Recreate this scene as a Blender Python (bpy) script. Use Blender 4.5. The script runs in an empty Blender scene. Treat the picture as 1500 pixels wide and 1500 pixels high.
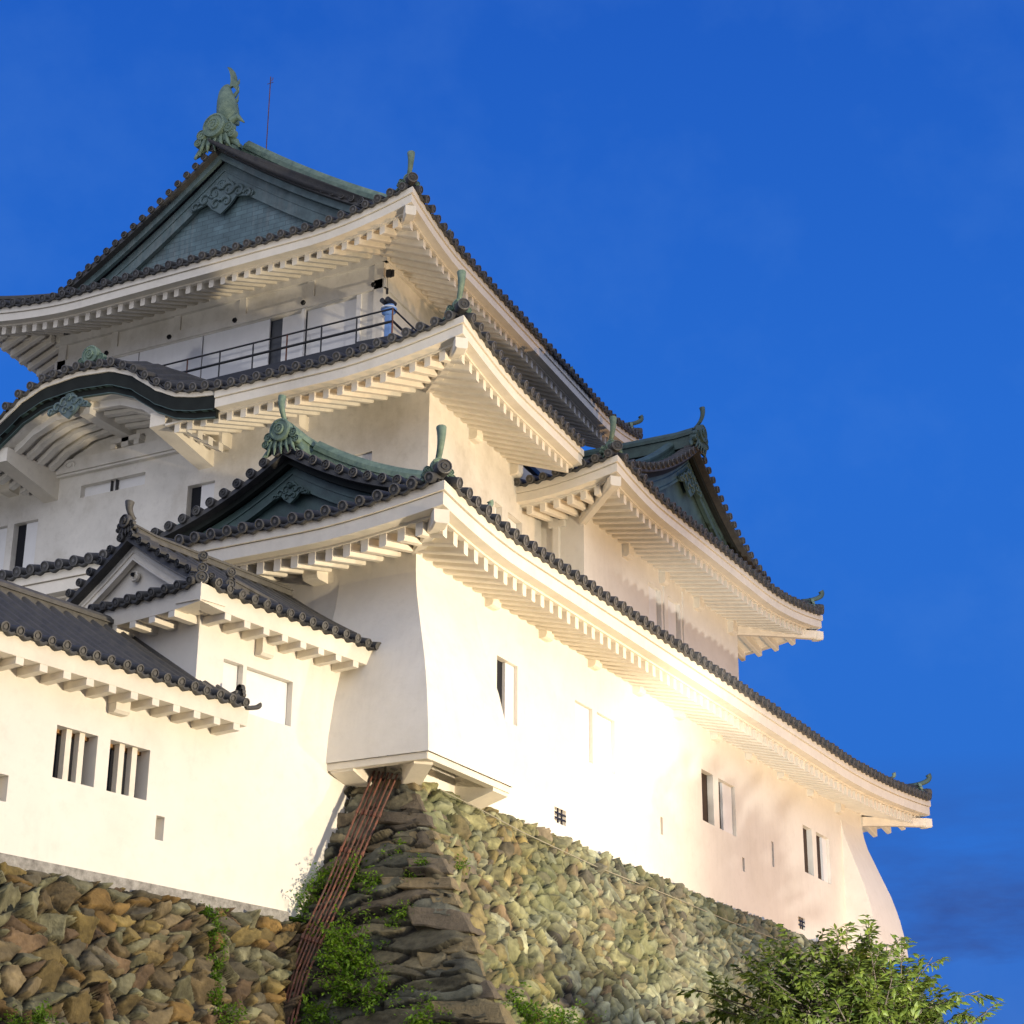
import bpy, math, random
import numpy as np
from mathutils import Vector, Matrix, noise

# ------------------------------------------------------------------ camera
sc = bpy.context.scene
FPX, PITCH, ROLL, YAW = 2783.35, 0.372334, 0.0072086, 0.491445
cy, sy, cp, sp = math.cos(YAW), math.sin(YAW), math.cos(PITCH), math.sin(PITCH)
FW = Vector((cy * cp, sy * cp, sp))
R0 = Vector((sy, -cy, 0)); U0 = R0.cross(FW)
RT = R0 * math.cos(ROLL) + U0 * math.sin(ROLL)
UP = -R0 * math.sin(ROLL) + U0 * math.cos(ROLL)
cam = bpy.data.cameras.new("camera")
cam.sensor_width = 36; cam.lens = FPX / 1500 * 36; cam.clip_end = 5000; cam.clip_start = 0.1
cam_o = bpy.data.objects.new("camera", cam)
sc.collection.objects.link(cam_o)
CAMLOC = Vector((-25.23, -15.29, 1.6))
M = Matrix((RT, UP, -FW)).transposed().to_4x4(); M.translation = CAMLOC
cam_o.matrix_world = M
sc.camera = cam_o
sc.render.resolution_x = sc.render.resolution_y = 1024
sc.view_settings.view_transform = 'Standard'
sc.view_settings.look = 'None'
sc.view_settings.exposure = 0.0
sc.view_settings.gamma = 1
sc.cycles.use_denoising = True
sc.cycles.max_bounces = 5
sc.cycles.diffuse_bounces = 3

# ------------------------------------------------------------------ sky (blue hour)
w = bpy.data.worlds.new("World"); sc.world = w; w.use_nodes = True
nt = w.node_tree; nt.nodes.clear()
N = nt.nodes.new; Lk = nt.links.new
def wn(t, **k):
    n = N(t)
    for a, b in k.items(): setattr(n, a, b)
    return n
tc = wn('ShaderNodeTexCoord'); sep = wn('ShaderNodeSeparateXYZ'); Lk(tc.outputs['Generated'], sep.inputs[0])
ramp = wn('ShaderNodeValToRGB'); Lk(sep.outputs['Z'], ramp.inputs[0])
e = ramp.color_ramp.elements
e[0].position = 0.0; e[0].color = (0.075, 0.17, 0.50, 1)
e[1].position = 1.0; e[1].color = (0.010, 0.045, 0.25, 1)
for p_, c_ in ((0.10, (0.040, 0.16, 0.58, 1)), (0.22, (0.026, 0.162, 0.64, 1)), (0.40, (0.021, 0.150, 0.64, 1)), (0.60, (0.014, 0.108, 0.54, 1))):
    q = e.new(p_); q.color = c_
# afterglow low behind the viewer (towards -X -Y), where the sun has set
dotn = wn('ShaderNodeVectorMath', operation='DOT_PRODUCT'); Lk(tc.outputs['Generated'], dotn.inputs[0]); dotn.inputs[1].default_value = (-0.86, -0.45, 0.25)
gl = wn('ShaderNodeMapRange'); gl.inputs['From Min'].default_value = -0.12; gl.inputs['From Max'].default_value = 0.95; Lk(dotn.outputs['Value'], gl.inputs['Value'])
mixg = wn('ShaderNodeMix', data_type='RGBA'); Lk(gl.outputs[0], mixg.inputs['Factor']); Lk(ramp.outputs[0], mixg.inputs['A']); mixg.inputs['B'].default_value = (1.25, 1.28, 1.42, 1)
# thin clouds
mp = wn('ShaderNodeMapping'); Lk(tc.outputs['Generated'], mp.inputs[0]); mp.inputs['Scale'].default_value = (2.2, 2.2, 9.0)
cn = wn('ShaderNodeTexNoise'); Lk(mp.outputs[0], cn.inputs[0]); cn.inputs['Scale'].default_value = 2.2; cn.inputs['Detail'].default_value = 7; cn.inputs['Roughness'].default_value = 0.62
cr = wn('ShaderNodeMapRange'); cr.inputs['From Min'].default_value = 0.42; cr.inputs['From Max'].default_value = 0.62; Lk(cn.outputs[0], cr.inputs['Value'])
cz = wn('ShaderNodeMapRange'); cz.inputs['From Min'].default_value = 0.24; cz.inputs['From Max'].default_value = 0.15; Lk(sep.outputs['Z'], cz.inputs['Value'])
cm = wn('ShaderNodeMath', operation='MULTIPLY'); Lk(cr.outputs[0], cm.inputs[0]); Lk(cz.outputs[0], cm.inputs[1])
mixc = wn('ShaderNodeMix', data_type='RGBA'); Lk(cm.outputs[0], mixc.inputs['Factor']); Lk(mixg.outputs['Result'], mixc.inputs['A']); mixc.inputs['B'].default_value = (0.035, 0.088, 0.33, 1)
mp2 = wn('ShaderNodeMapping'); Lk(tc.outputs['Generated'], mp2.inputs[0]); mp2.inputs['Scale'].default_value = (3, 3, 3.6); mp2.inputs['Location'].default_value = (3.1, 1.2, 0)
cn2 = wn('ShaderNodeTexNoise'); Lk(mp2.outputs[0], cn2.inputs[0]); cn2.inputs['Scale'].default_value = 2.6; cn2.inputs['Detail'].default_value = 8; cn2.inputs['Roughness'].default_value = 0.6
cr2 = wn('ShaderNodeMapRange'); cr2.inputs['From Min'].default_value = 0.48; cr2.inputs['From Max'].default_value = 0.85; cr2.inputs['To Max'].default_value = 0.16; Lk(cn2.outputs[0], cr2.inputs['Value'])
mixd = wn('ShaderNodeMix', data_type='RGBA'); Lk(cr2.outputs[0], mixd.inputs['Factor']); Lk(mixc.outputs['Result'], mixd.inputs['A']); mixd.inputs['B'].default_value = (0.16, 0.36, 0.80, 1)
bg = wn('ShaderNodeBackground'); Lk(mixd.outputs['Result'], bg.inputs[0]); bg.inputs[1].default_value = 1.0
wo = wn('ShaderNodeOutputWorld'); Lk(bg.outputs[0], wo.inputs[0])

# the castle's floodlights, plus an added front fill lamp (built with their housings further down, outside the frame)
# name, lamp position, aim, watts, size, blend, cone deg, colour
FLOODS = [
    ("left",   (-3.0, -27.0, 4.5), (-2, 1, 9.5),  9900, 0.50, 62, (1.0, 0.84, 0.60)),
    ("middle", (6.5, -21.0, 5.6), (5.0, 0, 11.0),  1900, 0.30, 42, (1.0, 0.87, 0.68)),
    ("grazing", (-9.5, -14.2, 0.4), (16.5, 0, 11.0), 7600, 0.14, 28, (1.0, 0.97, 0.90)),
    ("right", (18.5, -17.0, 1.4), (14.0, 2, 16.5), 3000, 0.22, 84, (1.0, 0.64, 0.32)),
    ("added front fill", (-33.0, 4.0, 3.0), (5.0, 10.0, 20.5), 2900, 0.70, 30, (1.0, 0.97, 0.95)),  # added fill lamp, brightens the walls facing -X
]

# ------------------------------------------------------------------ helpers
rnd = random.Random(7)
COL = sc.collection
V = Vector

class MB:
    def __init__(s): s.v = []; s.f = []; s.mi = []; s.sm = []
    def add(s, vs, fs, mi=0, sm=False):
        b = len(s.v); s.v += [tuple(p) for p in vs]
        for f in fs: s.f.append(tuple(i + b for i in f)); s.mi.append(mi); s.sm.append(sm)
    def boxf(s, o, a, b, c, mi=0):
        o, a, b, c = V(o), V(a), V(b), V(c)
        vs = [o, o + a, o + a + b, o + b, o + c, o + a + c, o + a + b + c, o + b + c]
        s.add(vs, [(0, 3, 2, 1), (4, 5, 6, 7), (0, 1, 5, 4), (1, 2, 6, 5), (2, 3, 7, 6), (3, 0, 4, 7)], mi)
    def box(s, x0, x1, y0, y1, z0, z1, mi=0):
        s.boxf((x0, y0, z0), (x1 - x0, 0, 0), (0, y1 - y0, 0), (0, 0, z1 - z0), mi)
    def grid(s, rows, mi=0, sm=False, close=False):
        n = len(rows[0]); vs = [p for r in rows for p in r]; fs = []
        for i in range(len(rows) - 1):
            for j in range(n - (0 if close else 1)):
                k = (j + 1) % n
                fs.append((i * n + j, i * n + k, (i + 1) * n + k, (i + 1) * n + j))
        s.add(vs, fs, mi, sm)
    def sweep(s, path, prof, updir, mi=0, sm=False, cap=True, scales=None):
        """closed profile (side, up) swept along path"""
        path = [V(p) for p in path]; rows = []
        for i, p in enumerate(path):
            t = (path[min(i + 1, len(path) - 1)] - path[max(i - 1, 0)]).normalized()
            side = t.cross(V(updir)).normalized(); up = side.cross(t).normalized()
            k = scales[i] if scales else 1
            rows.append([p + side * (a * k) + up * (b * k) for a, b in prof])
        s.grid(rows, mi, sm, close=True)
        if cap:
            n = len(prof)
            s.add(rows[0], [tuple(range(n))[::-1]], mi); s.add(rows[-1], [tuple(range(n))], mi)
    def tube(s, path, r, n=8, mi=0, sm=True, radii=None, up=(0, 0, 1)):
        prof = [(math.cos(2 * math.pi * i / n), math.sin(2 * math.pi * i / n)) for i in range(n)]
        rr = radii or [r] * len(path); dv = (V(path[-1]) - V(path[0])).normalized()
        if abs(dv.dot(V(up).normalized())) > .9: up = (1, .3, .1) if abs(dv.x) < .8 else (.1, 1, .3)
        s.sweep(path, prof, up, mi, sm, True, rr)
    def build(s, name, mats, parent=None, **k):
        me = bpy.data.meshes.new(name)
        me.from_pydata(s.v, [], s.f); me.update()
        ms = mats if isinstance(mats, (list, tuple)) else [mats]
        for m in ms: me.materials.append(m)
        if len(me.polygons) == len(s.mi):
            me.polygons.foreach_set('material_index', s.mi); me.polygons.foreach_set('use_smooth', s.sm)
        o = bpy.data.objects.new(name, me); COL.objects.link(o)
        if parent: o.parent = parent
        tag(o, **k)
        return o

def tag(o, label=None, cat=None, group=None, kind=None):
    if label: o['label'] = label
    if cat: o['category'] = cat
    if group: o['group'] = group
    if kind: o['kind'] = kind
    return o
def empty(name, label, cat, group=None):
    o = bpy.data.objects.new(name, None); COL.objects.link(o)
    return tag(o, label, cat, group)

# ------------------------------------------------------------------ materials
def mat(name, col, rough=0.8, metal=0.0, var=0.0, vscale=3.0, bump=0.0, bscale=40.0, streak=0.0, col2=None, spec=0.5, fn=None, attr=None, stain=0):
    m = bpy.data.materials.new(name); m.use_nodes = True
    t = m.node_tree; n = t.nodes; l = t.links; b = n['Principled BSDF']
    b.inputs['Roughness'].default_value = rough; b.inputs['Metallic'].default_value = metal
    b.inputs['Specular IOR Level'].default_value = spec
    tc = n.new('ShaderNodeTexCoord'); src = None
    if attr:
        a = n.new('ShaderNodeAttribute'); a.attribute_name = attr; src = a.outputs['Color']
    else:
        rg = n.new('ShaderNodeRGB'); rg.outputs[0].default_value = (*col, 1); src = rg.outputs[0]
    if var:
        ns = n.new('ShaderNodeTexNoise'); ns.inputs['Scale'].default_value = vscale; ns.inputs['Detail'].default_value = 6; ns.inputs['Roughness'].default_value = .65
        l.new(tc.outputs['Object'], ns.inputs[0])
        mr = n.new('ShaderNodeMapRange'); mr.inputs['From Min'].default_value = .3; mr.inputs['From Max'].default_value = .7
        l.new(ns.outputs[0], mr.inputs['Value'])
        mx = n.new('ShaderNodeMix'); mx.data_type = 'RGBA'; l.new(mr.outputs[0], mx.inputs['Factor']); l.new(src, mx.inputs['A'])
        if col2: mx.inputs['B'].default_value = (*col2, 1)
        else:
            hs = n.new('ShaderNodeHueSaturation'); hs.inputs['Value'].default_value = 1 - var; l.new(src, hs.inputs['Color']); l.new(hs.outputs[0], mx.inputs['B'])
        src = mx.outputs['Result']
    if streak:
        mp = n.new('ShaderNodeMapping'); mp.inputs['Scale'].default_value = (7, 7, .55); l.new(tc.outputs['Object'], mp.inputs[0])
        ns = n.new('ShaderNodeTexNoise'); ns.inputs['Scale'].default_value = 1.0; ns.inputs['Detail'].default_value = 7; ns.inputs['Roughness'].default_value = .7; l.new(mp.outputs[0], ns.inputs[0])
        big = n.new('ShaderNodeTexNoise'); big.inputs['Scale'].default_value = .35; big.inputs['Detail'].default_value = 2; l.new(tc.outputs['Object'], big.inputs[0])
        ml = n.new('ShaderNodeMath'); ml.operation = 'MULTIPLY'; l.new(ns.outputs[0], ml.inputs[0]); l.new(big.outputs[0], ml.inputs[1])
        mr = n.new('ShaderNodeMapRange'); mr.inputs['From Min'].default_value = .27; mr.inputs['From Max'].default_value = .42; mr.inputs['To Max'].default_value = streak; l.new(ml.outputs[0], mr.inputs['Value'])
        mx = n.new('ShaderNodeMix'); mx.data_type = 'RGBA'; l.new(mr.outputs[0], mx.inputs['Factor']); l.new(src, mx.inputs['A']); mx.inputs['B'].default_value = (.36, .34, .30, 1)
        src = mx.outputs['Result']
    if stain:
        for sc__, lo, hi, amt, cc_ in ((.55, .50, .72, stain, (.50, .44, .33)), (4.5, .52, .75, stain * .7, (.42, .38, .31))):
            ns = n.new('ShaderNodeTexNoise'); ns.inputs['Scale'].default_value = sc__; ns.inputs['Detail'].default_value = 9; ns.inputs['Roughness'].default_value = .68; l.new(tc.outputs['Object'], ns.inputs[0])
            mr = n.new('ShaderNodeMapRange'); mr.inputs['From Min'].default_value = lo; mr.inputs['From Max'].default_value = hi; mr.inputs['To Max'].default_value = amt; l.new(ns.outputs[0], mr.inputs['Value'])
            mx = n.new('ShaderNodeMix'); mx.data_type = 'RGBA'; l.new(mr.outputs[0], mx.inputs['Factor']); l.new(src, mx.inputs['A']); mx.inputs['B'].default_value = (*cc_, 1); src = mx.outputs['Result']
    if fn: src = fn(n, l, tc, src)
    l.new(src, b.inputs['Base Color'])
    if bump:
        ns = n.new('ShaderNodeTexNoise'); ns.inputs['Scale'].default_value = bscale; ns.inputs['Detail'].default_value = 6; ns.inputs['Roughness'].default_value = .6; l.new(tc.outputs['Object'], ns.inputs[0])
        bp = n.new('ShaderNodeBump'); bp.inputs['Strength'].default_value = bump; bp.inputs['Distance'].default_value = .03; l.new(ns.outputs[0], bp.inputs['Height']); l.new(bp.outputs[0], b.inputs['Normal'])
    return m

PL = mat('plaster', (.80, .755, .67), .85, var=.08, vscale=1.3, bump=.10, bscale=9, streak=.10, stain=.24)
PLS = mat('plaster_trim', (.80, .735, .615), .8, var=.12, vscale=2.5, bump=.10, bscale=14, streak=.08, stain=.30)
PLW = mat('plaster_aged', (.77, .73, .65), .85, var=.20, vscale=1.1, bump=.12, bscale=9, streak=.08, stain=.50)
TILE = mat('roof_tile', (.046, .047, .050), .62, var=.55, vscale=5, bump=.35, bscale=25, spec=.35, col2=(.085, .08, .072))
TILEG = mat('roof_tile_weathered', (.115, .108, .095), .6, var=.45, vscale=6, bump=.3, bscale=25)
RIM = mat('roof_tile_rim', (.13, .125, .12), .5, var=.4, vscale=8)
COP = mat('verdigris_copper', (.21, .285, .20), .6, var=.5, vscale=5, bump=.6, bscale=9, col2=(.075, .13, .105))
def plates(n, l, tc, src):
    mp = n.new('ShaderNodeMapping'); mp.inputs['Rotation'].default_value = (0, math.pi / 2, 0); l.new(tc.outputs['Object'], mp.inputs[0])
    sp_ = n.new('ShaderNodeSeparateXYZ'); l.new(tc.outputs['Object'], sp_.inputs[0])
    ad = n.new('ShaderNodeMath'); ad.operation = 'ADD'; l.new(sp_.outputs['X'], ad.inputs[0]); l.new(sp_.outputs['Y'], ad.inputs[1])
    cb = n.new('ShaderNodeCombineXYZ'); l.new(ad.outputs[0], cb.inputs['X']); l.new(sp_.outputs['Z'], cb.inputs['Y'])
    br = n.new('ShaderNodeTexBrick'); l.new(cb.outputs[0], br.inputs['Vector']); br.inputs['Scale'].default_value = 1
    br.inputs['Brick Width'].default_value = .34; br.inputs['Row Height'].default_value = .13; br.inputs['Mortar Size'].default_value = .008
    br.inputs['Color1'].default_value = (1, 1, 1, 1); br.inputs['Color2'].default_value = (.75, .75, .75, 1); br.inputs['Mortar'].default_value = (.35, .35, .35, 1)
    mx = n.new('ShaderNodeMix'); mx.data_type = 'RGBA'; mx.blend_type = 'MULTIPLY'; mx.inputs['Factor'].default_value = .8
    l.new(src, mx.inputs['A']); l.new(br.outputs[0], mx.inputs['B']); return mx.outputs['Result']
COPD = mat('dark_shaded_copper', (.075, .13, .12), .55, var=.5, vscale=3, bump=.15, bscale=15)  # darker verdigris; on the gables the missing lamplight is in this colour
COPP = mat('copper_plate_panel', (.15, .24, .26), .6, var=.45, vscale=2.2, bump=.2, bscale=12, streak=.22, fn=plates)
COPB = mat('black_copper', (.020, .024, .021), .75, var=.4, vscale=3, spec=.2)
COPT = mat('teal_copper_board', (.12, .18, .185), .6, var=.5, vscale=3, bump=.25, bscale=12, streak=.18)
WOODD = mat('dark_window_wood', (.05, .026, .012), .7, var=.4, vscale=6)
DARK = mat('dark_interior', (.006, .007, .012), .9)
SHUT = mat('window_shutter', (.80, .79, .77), .8, var=.08, vscale=3, streak=.08)
WOODO = mat('ochre_wood', (.33, .17, .05), .75, var=.4, vscale=6)
IRON = mat('black_iron', (.012, .012, .014), .45)
RUST = mat('rusty_pipe', (.24, .080, .042), .75, var=.6, vscale=9, bump=.4, bscale=60, col2=(.06, .045, .038))
CONC = mat('weathered_plinth', (.16, .15, .13), .95, var=.6, vscale=9, col2=(.42, .40, .36), bump=.5, bscale=30)
STONE = mat('rubble_stone', (.3, .3, .3), .9, attr='Col', var=.35, vscale=7, bump=.8, bscale=16)
LEAF = None
def leafmat(name, c1, c2):
    m = mat(name, c1, .55, var=.6, vscale=5, col2=c2, spec=.35)
    b = m.node_tree.nodes['Principled BSDF']
    b.inputs['Subsurface Weight'].default_value = 0
    t = m.node_tree; tr = t.nodes.new('ShaderNodeBsdfTranslucent'); mx = t.nodes.new('ShaderNodeMixShader'); mx.inputs[0].default_value = .3
    tr.inputs[0].default_value = (c1[0] * 1.3, c1[1] * 1.5, c1[2], 1)
    out = t.nodes['Material Output']
    t.links.new(b.outputs[0], mx.inputs[1]); t.links.new(tr.outputs[0], mx.inputs[2]); t.links.new(mx.outputs[0], out.inputs[0])
    return m
LEAFT = leafmat('tree_leaf', (.135, .165, .022), (.028, .060, .012))
LEAFS = leafmat('shrub_leaf', (.16, .27, .016), (.04, .11, .010))
BARK = mat('bark', (.09, .07, .05), .9, var=.4, vscale=10, bump=.6)
BLUEP = mat('pale_blue_paint', (.16, .30, .62), .4)
WHITEP = mat('white_enamel', (.6, .66, .75), .4)
CABLE = mat('grey_cable', (.30, .28, .21), .7)
GROUND = mat('packed_gravel', (.17, .155, .13), .95, var=.4, vscale=1.5, bump=.6, bscale=8)

# ------------------------------------------------------------------ walls with openings
def wall_panel(mb, O, u, n, L, z0, z1, holes=(), x0=0.0):
    """vertical wall; O = base point (z ignored), u along, n outward; holes = (s0, s1, za, zb, depth)"""
    O, u, n = V((O[0], O[1], 0)), V((u[0], u[1], 0)).normalized(), V((n[0], n[1], 0)).normalized()
    P = lambda s, z, d=0: O + u * s - n * d + V((0, 0, z))
    S = sorted({x0, L, *[h[0] for h in holes], *[h[1] for h in holes]}); Z = sorted({z0, z1, *[h[2] for h in holes], *[h[3] for h in holes]})
    for a, b in zip(S, S[1:]):
        for c, d in zip(Z, Z[1:]):
            if any(h[0] - 1e-6 <= a and b <= h[1] + 1e-6 and h[2] - 1e-6 <= c and d <= h[3] + 1e-6 for h in holes): continue
            mb.add([P(a, c), P(b, c), P(b, d), P(a, d)], [(0, 1, 2, 3)])
    for a, b, c, d, dp in holes:
        q = [P(a, c), P(b, c), P(b, d), P(a, d)]; r = [P(a, c, dp), P(b, c, dp), P(b, d, dp), P(a, d, dp)]
        for i in range(4):
            j = (i + 1) % 4; mb.add([q[i], q[j], r[j], r[i]], [(0, 1, 2, 3)])

def window(parent, O, u, n, hole, kind='shutter', open_=0.0, label=None, bars=2, back=None):
    """fills a hole of wall_panel. kinds: shutter (plastered leaf, maybe slid open), bars, loop, grille"""
    O, u, n = V((O[0], O[1], 0)), V((u[0], u[1], 0)).normalized(), V((n[0], n[1], 0)).normalized()
    s0, s1, za, zb, dp = hole; z = V((0, 0, 1))
    if kind == 'grille': back = SHUT
    P = lambda s, h, d: O + u * s - n * d + z * h
    mb = MB()
    mb.boxf(P(s0 - .02, za - .02, dp + .06), u * (s1 - s0 + .04), n * .055, z * (zb - za + .04), 0)
    root = mb.build('window', [DARK if kind in ('shutter', 'bars', 'grille') and not back else (back or SHUT)], parent, label=label)
    if kind == 'shutter' and open_ < 1:
        f = MB(); t = .05
        a, b = (s0 + open_ * (s1 - s0), s1) if open_ >= 0 else (s0, s1 + open_ * (s1 - s0))
        f.boxf(P(a + .01, za + .01, dp), u * (b - a - .02), n * .06, z * (zb - za - .02))
        f.build('shutter', SHUT, root)
    if kind == 'bars':
        wd = (s1 - s0)
        for i in range(bars):
            f = MB(); c = s0 + wd * (.38 + .32 * i); bw = wd * .13
            f.boxf(P(c - bw / 2, za, (.17 if dp > .2 else .1)), u * bw, n * .10, z * (zb - za))
            f.build('window_bar', PLS, root)
        f = MB(); f.boxf(P(s0, zb - .05, dp * .45 + .12), u * wd, n * .07, z * .05); f.build('lintel', WOODO, root)
    if kind == 'grille':
        f = MB()
        for i in (1, 2):
            c = s0 + (s1 - s0) * i / 3; f.boxf(P(c - .016, za, .02), u * .032, n * .02, z * (zb - za))
            c = za + (zb - za) * i / 3; f.boxf(P(s0, c - .016, .018), u * (s1 - s0), n * .02, z * .032)
        f.build('grille', IRON, root)
    return root

# ------------------------------------------------------------------ roofs
TP = .325; TR = .082
class Edge:
    """one eave edge: P0 -> P1 seen from outside, m = inward normal. lift() raises the tile line towards the tips"""
    def __init__(s, P0, P1, m, z0, l0, L0, l1, L1, mit0=None, mit1=None, bump=None, tp=TP, pw=2.0):
        s.P0 = V((*P0, 0)); s.P1 = V((*P1, 0)); s.t = (s.P1 - s.P0); s.L = s.t.length; s.t.normalize()
        m = V((m[0], m[1], 0)); m = m - s.t * m.dot(s.t); s.m = m.normalized()
        s.z0, s.l0, s.L0, s.l1, s.L1, s.mit0, s.mit1, s.bump, s.tp, s.pw = z0, l0, L0, l1, L1, mit0, mit1, bump, tp, pw
    def lift(s, x):
        r = 0
        if s.l0 and x < s.L0: r += s.l0 * (1 - x / s.L0) ** s.pw
        if s.l1 and s.L - x < s.L1: r += s.l1 * (1 - (s.L - x) / s.L1) ** s.pw
        return r
    def z(s, x, d=0):
        f = max(0, 1 - max(d, 0) / 5.0)
        r = s.z0 + s.lift(min(max(x, 0), s.L)) * f
        if s.bump: r += s.bump(x) * max(0, 1 - max(d - 1.2, 0) / 3.0)
        return r
    def P(s, x, d, dz=0, zd=None):
        return s.P0 + s.t * x + s.m * d + V((0, 0, s.z(x, d if zd is None else zd) + dz))
    def rng(s, d):
        return ((s.mit0 or 0) * d, s.L - (s.mit1 or 0) * d)

def roof_slope(mb, E, slopef, Dmax, s0=None, s1=None, Dfun=None, nrow=None):
    """tiled surface with rolls running up the slope, round end tiles and drip tiles (mat 0 tile, 1 rim)"""
    n = int(E.L / E.tp); off = (E.L - n * E.tp) / 2
    us = [-E.tp / 2, -TR, -TR * .7, 0, TR * .7, TR, E.tp / 2]
    hs = [0.0, .012, .9 * TR, 1.28 * TR, .9 * TR, .012, 0.0]
    def D(x):
        d = Dmax
        if Dfun: d = Dfun(x)
        if E.mit0: d = min(d, x / E.mit0)
        if E.mit1: d = min(d, (E.L - x) / E.mit1)
        return max(d, 0)
    for k in range(n):
        c = off + (k + .5) * E.tp
        if s0 is not None and c < s0: continue
        if s1 is not None and c > s1: continue
        cols = []
        dd = max(D(c - E.tp / 2), D(c), D(c + E.tp / 2))
        nr = max(2, int(dd / .55) + 1)
        for u_, h_ in zip(us, hs):
            x = min(max(c + u_, 0), E.L); d_ = D(x)
            cols.append([E.P(x, d_ * j / nr, .07 + slopef(d_ * j / nr, x) + h_) for j in range(nr + 1)])
        rows = [[col[j] for col in cols] for j in range(nr + 1)]
        mb.grid(rows, 0, True)
        # round end tile
        ax = (-E.m + V((0, 0, -.25))).normalized(); cc = E.P(c + rnd.uniform(-.008, .008), -.07 + rnd.uniform(-.015, .012), .033 + TR + rnd.uniform(-.007, .007)); ax = (ax + V((rnd.uniform(-.05, .05), rnd.uniform(-.05, .05), rnd.uniform(-.06, .06)))).normalized()
        side = E.t; up = side.cross(ax).normalized(); NN = 12
        def ring(r, a): return [cc + ax * a + side * (r * math.cos(2 * math.pi * i / NN)) + up * (r * math.sin(2 * math.pi * i / NN)) for i in range(NN)]
        r_ = TR + .014 + rnd.uniform(-.004, .004)
        mb.grid([ring(r_ - .004, -.32), ring(r_, .035)], 0, True, close=True)
        mb.grid([ring(r_, .035), ring(r_ - .018, .04)], 1, False, close=True)
        mb.grid([ring(r_ - .018, .04), ring(r_ - .022, .022), ring(.035, .022), ring(.030, .032)], 0, False, close=True)
        mb.add(ring(.030, .032), [tuple(range(NN))], 1)
        # drip tile between
        if k < n - 1:
            pts_t, pts_b, pts_k = [], [], []
            for i in range(7):
                u_ = (i / 6) * (E.tp - 2 * TR * .6) + TR * .6
                sag = math.sin(math.pi * i / 6)
                pt = E.P(c + u_, -.06, .095 - .055 * sag); pb = E.P(c + u_, -.075, .045 - .062 * sag)
                pts_t.append(pt); pts_b.append(pb); pts_k.append(E.P(c + u_, .14, .055 - .06 * sag, zd=0))
            mb.grid([pts_t, pts_b, pts_k], 0, True)

def eave(parent, E, o, rs, ext=(0, 0), s0=None, s1=None, sc_=1.0, skip_rafters=(), rsp=.34):
    """fascia boards + soffit as mesh 'eave'; each rafter its own sub-part"""
    mb = MB()
    a0 = 0 if s0 is None else s0; a1 = E.L if s1 is None else s1
    def strip(d0, d1, zt, zb, a0=a0, a1=a1):
        n = max(2, int((a1 - a0) / .45)); rows = []
        for i in range(n + 1):
            f = i / n
            def pt(d, dz):
                lo = max(a0, (E.mit0 or 0) * d) if s0 is None else a0; hi = min(a1, E.L - (E.mit1 or 0) * d) if s1 is None else a1
                return E.P(lo + (hi - lo) * f, d, dz, zd=0)
            rows.append([pt(d0, zt), pt(d1, zt), pt(d1, zb), pt(d0, zb)])
        mb.grid(rows, 0, False, close=True)
        mb.add(rows[0], [(0, 1, 2, 3)]); mb.add(rows[-1], [(3, 2, 1, 0)])
    k = sc_
    strip(.0, .30, .03, -.115 * k)
    strip(.035, .32, -.13 * k, -.33 * k)
    strip(.25, .36, -.325 * k, -.365 * k, a0 - ext[0], a1 + ext[1])
    a0 -= ext[0]; a1 += ext[1]
    # soffit
    zs = -.36 * k; n = max(2, int((a1 - a0) / .45)); rows = []
    def zin(x, d): return (zs + (d - .3) * rs)
    for i in range(n + 1):
        f = i / n; r = []
        for d in (.3, o + .02):
            lo = max(a0, (E.mit0 or 0) * d) if s0 is None else a0; hi = min(a1, E.L - (E.mit1 or 0) * d) if s1 is None else a1
            x = lo + (hi - lo) * f; r.append(E.P(x, d, zin(x, d)))
        rows.append(r)
    mb.grid(rows, 0)
    ev = mb.build('eave', PLS, parent)
    # rafters
    cnt = int((a1 - a0) / rsp); of = ((a1 - a0) - cnt * rsp) / 2
    w_ = .135; h_ = .20 * k
    for i in range(cnt):
        x = a0 + of + (i + .5) * rsp
        de = o + .02
        if E.mit0 and s0 is None: de = min(de, x / E.mit0 + .02)
        if E.mit1 and s1 is None: de = min(de, (E.L - x) / E.mit1 + .02)
        if de < .55: continue
        r = MB(); ds = .29
        sec = [(-w_ / 2, .02), (-w_ / 2, -h_ + .018), (-w_ / 2 + .018, -h_), (w_ / 2 - .018, -h_), (w_ / 2, -h_ + .018), (w_ / 2, .02)]
        jit = rnd.uniform(-.006, .006)
        A = [E.P(x + a + jit, ds, zin(x, ds) + b) for a, b in sec]; B = [E.P(x + a, de, zin(x, de) + b) for a, b in sec]
        r.grid([A, B], 0, False, close=True); r.add(A, [tuple(range(6))[::-1]]); r.add(B, [tuple(range(6))])
        r.build('rafter', PLS, ev)
    return ev

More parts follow.
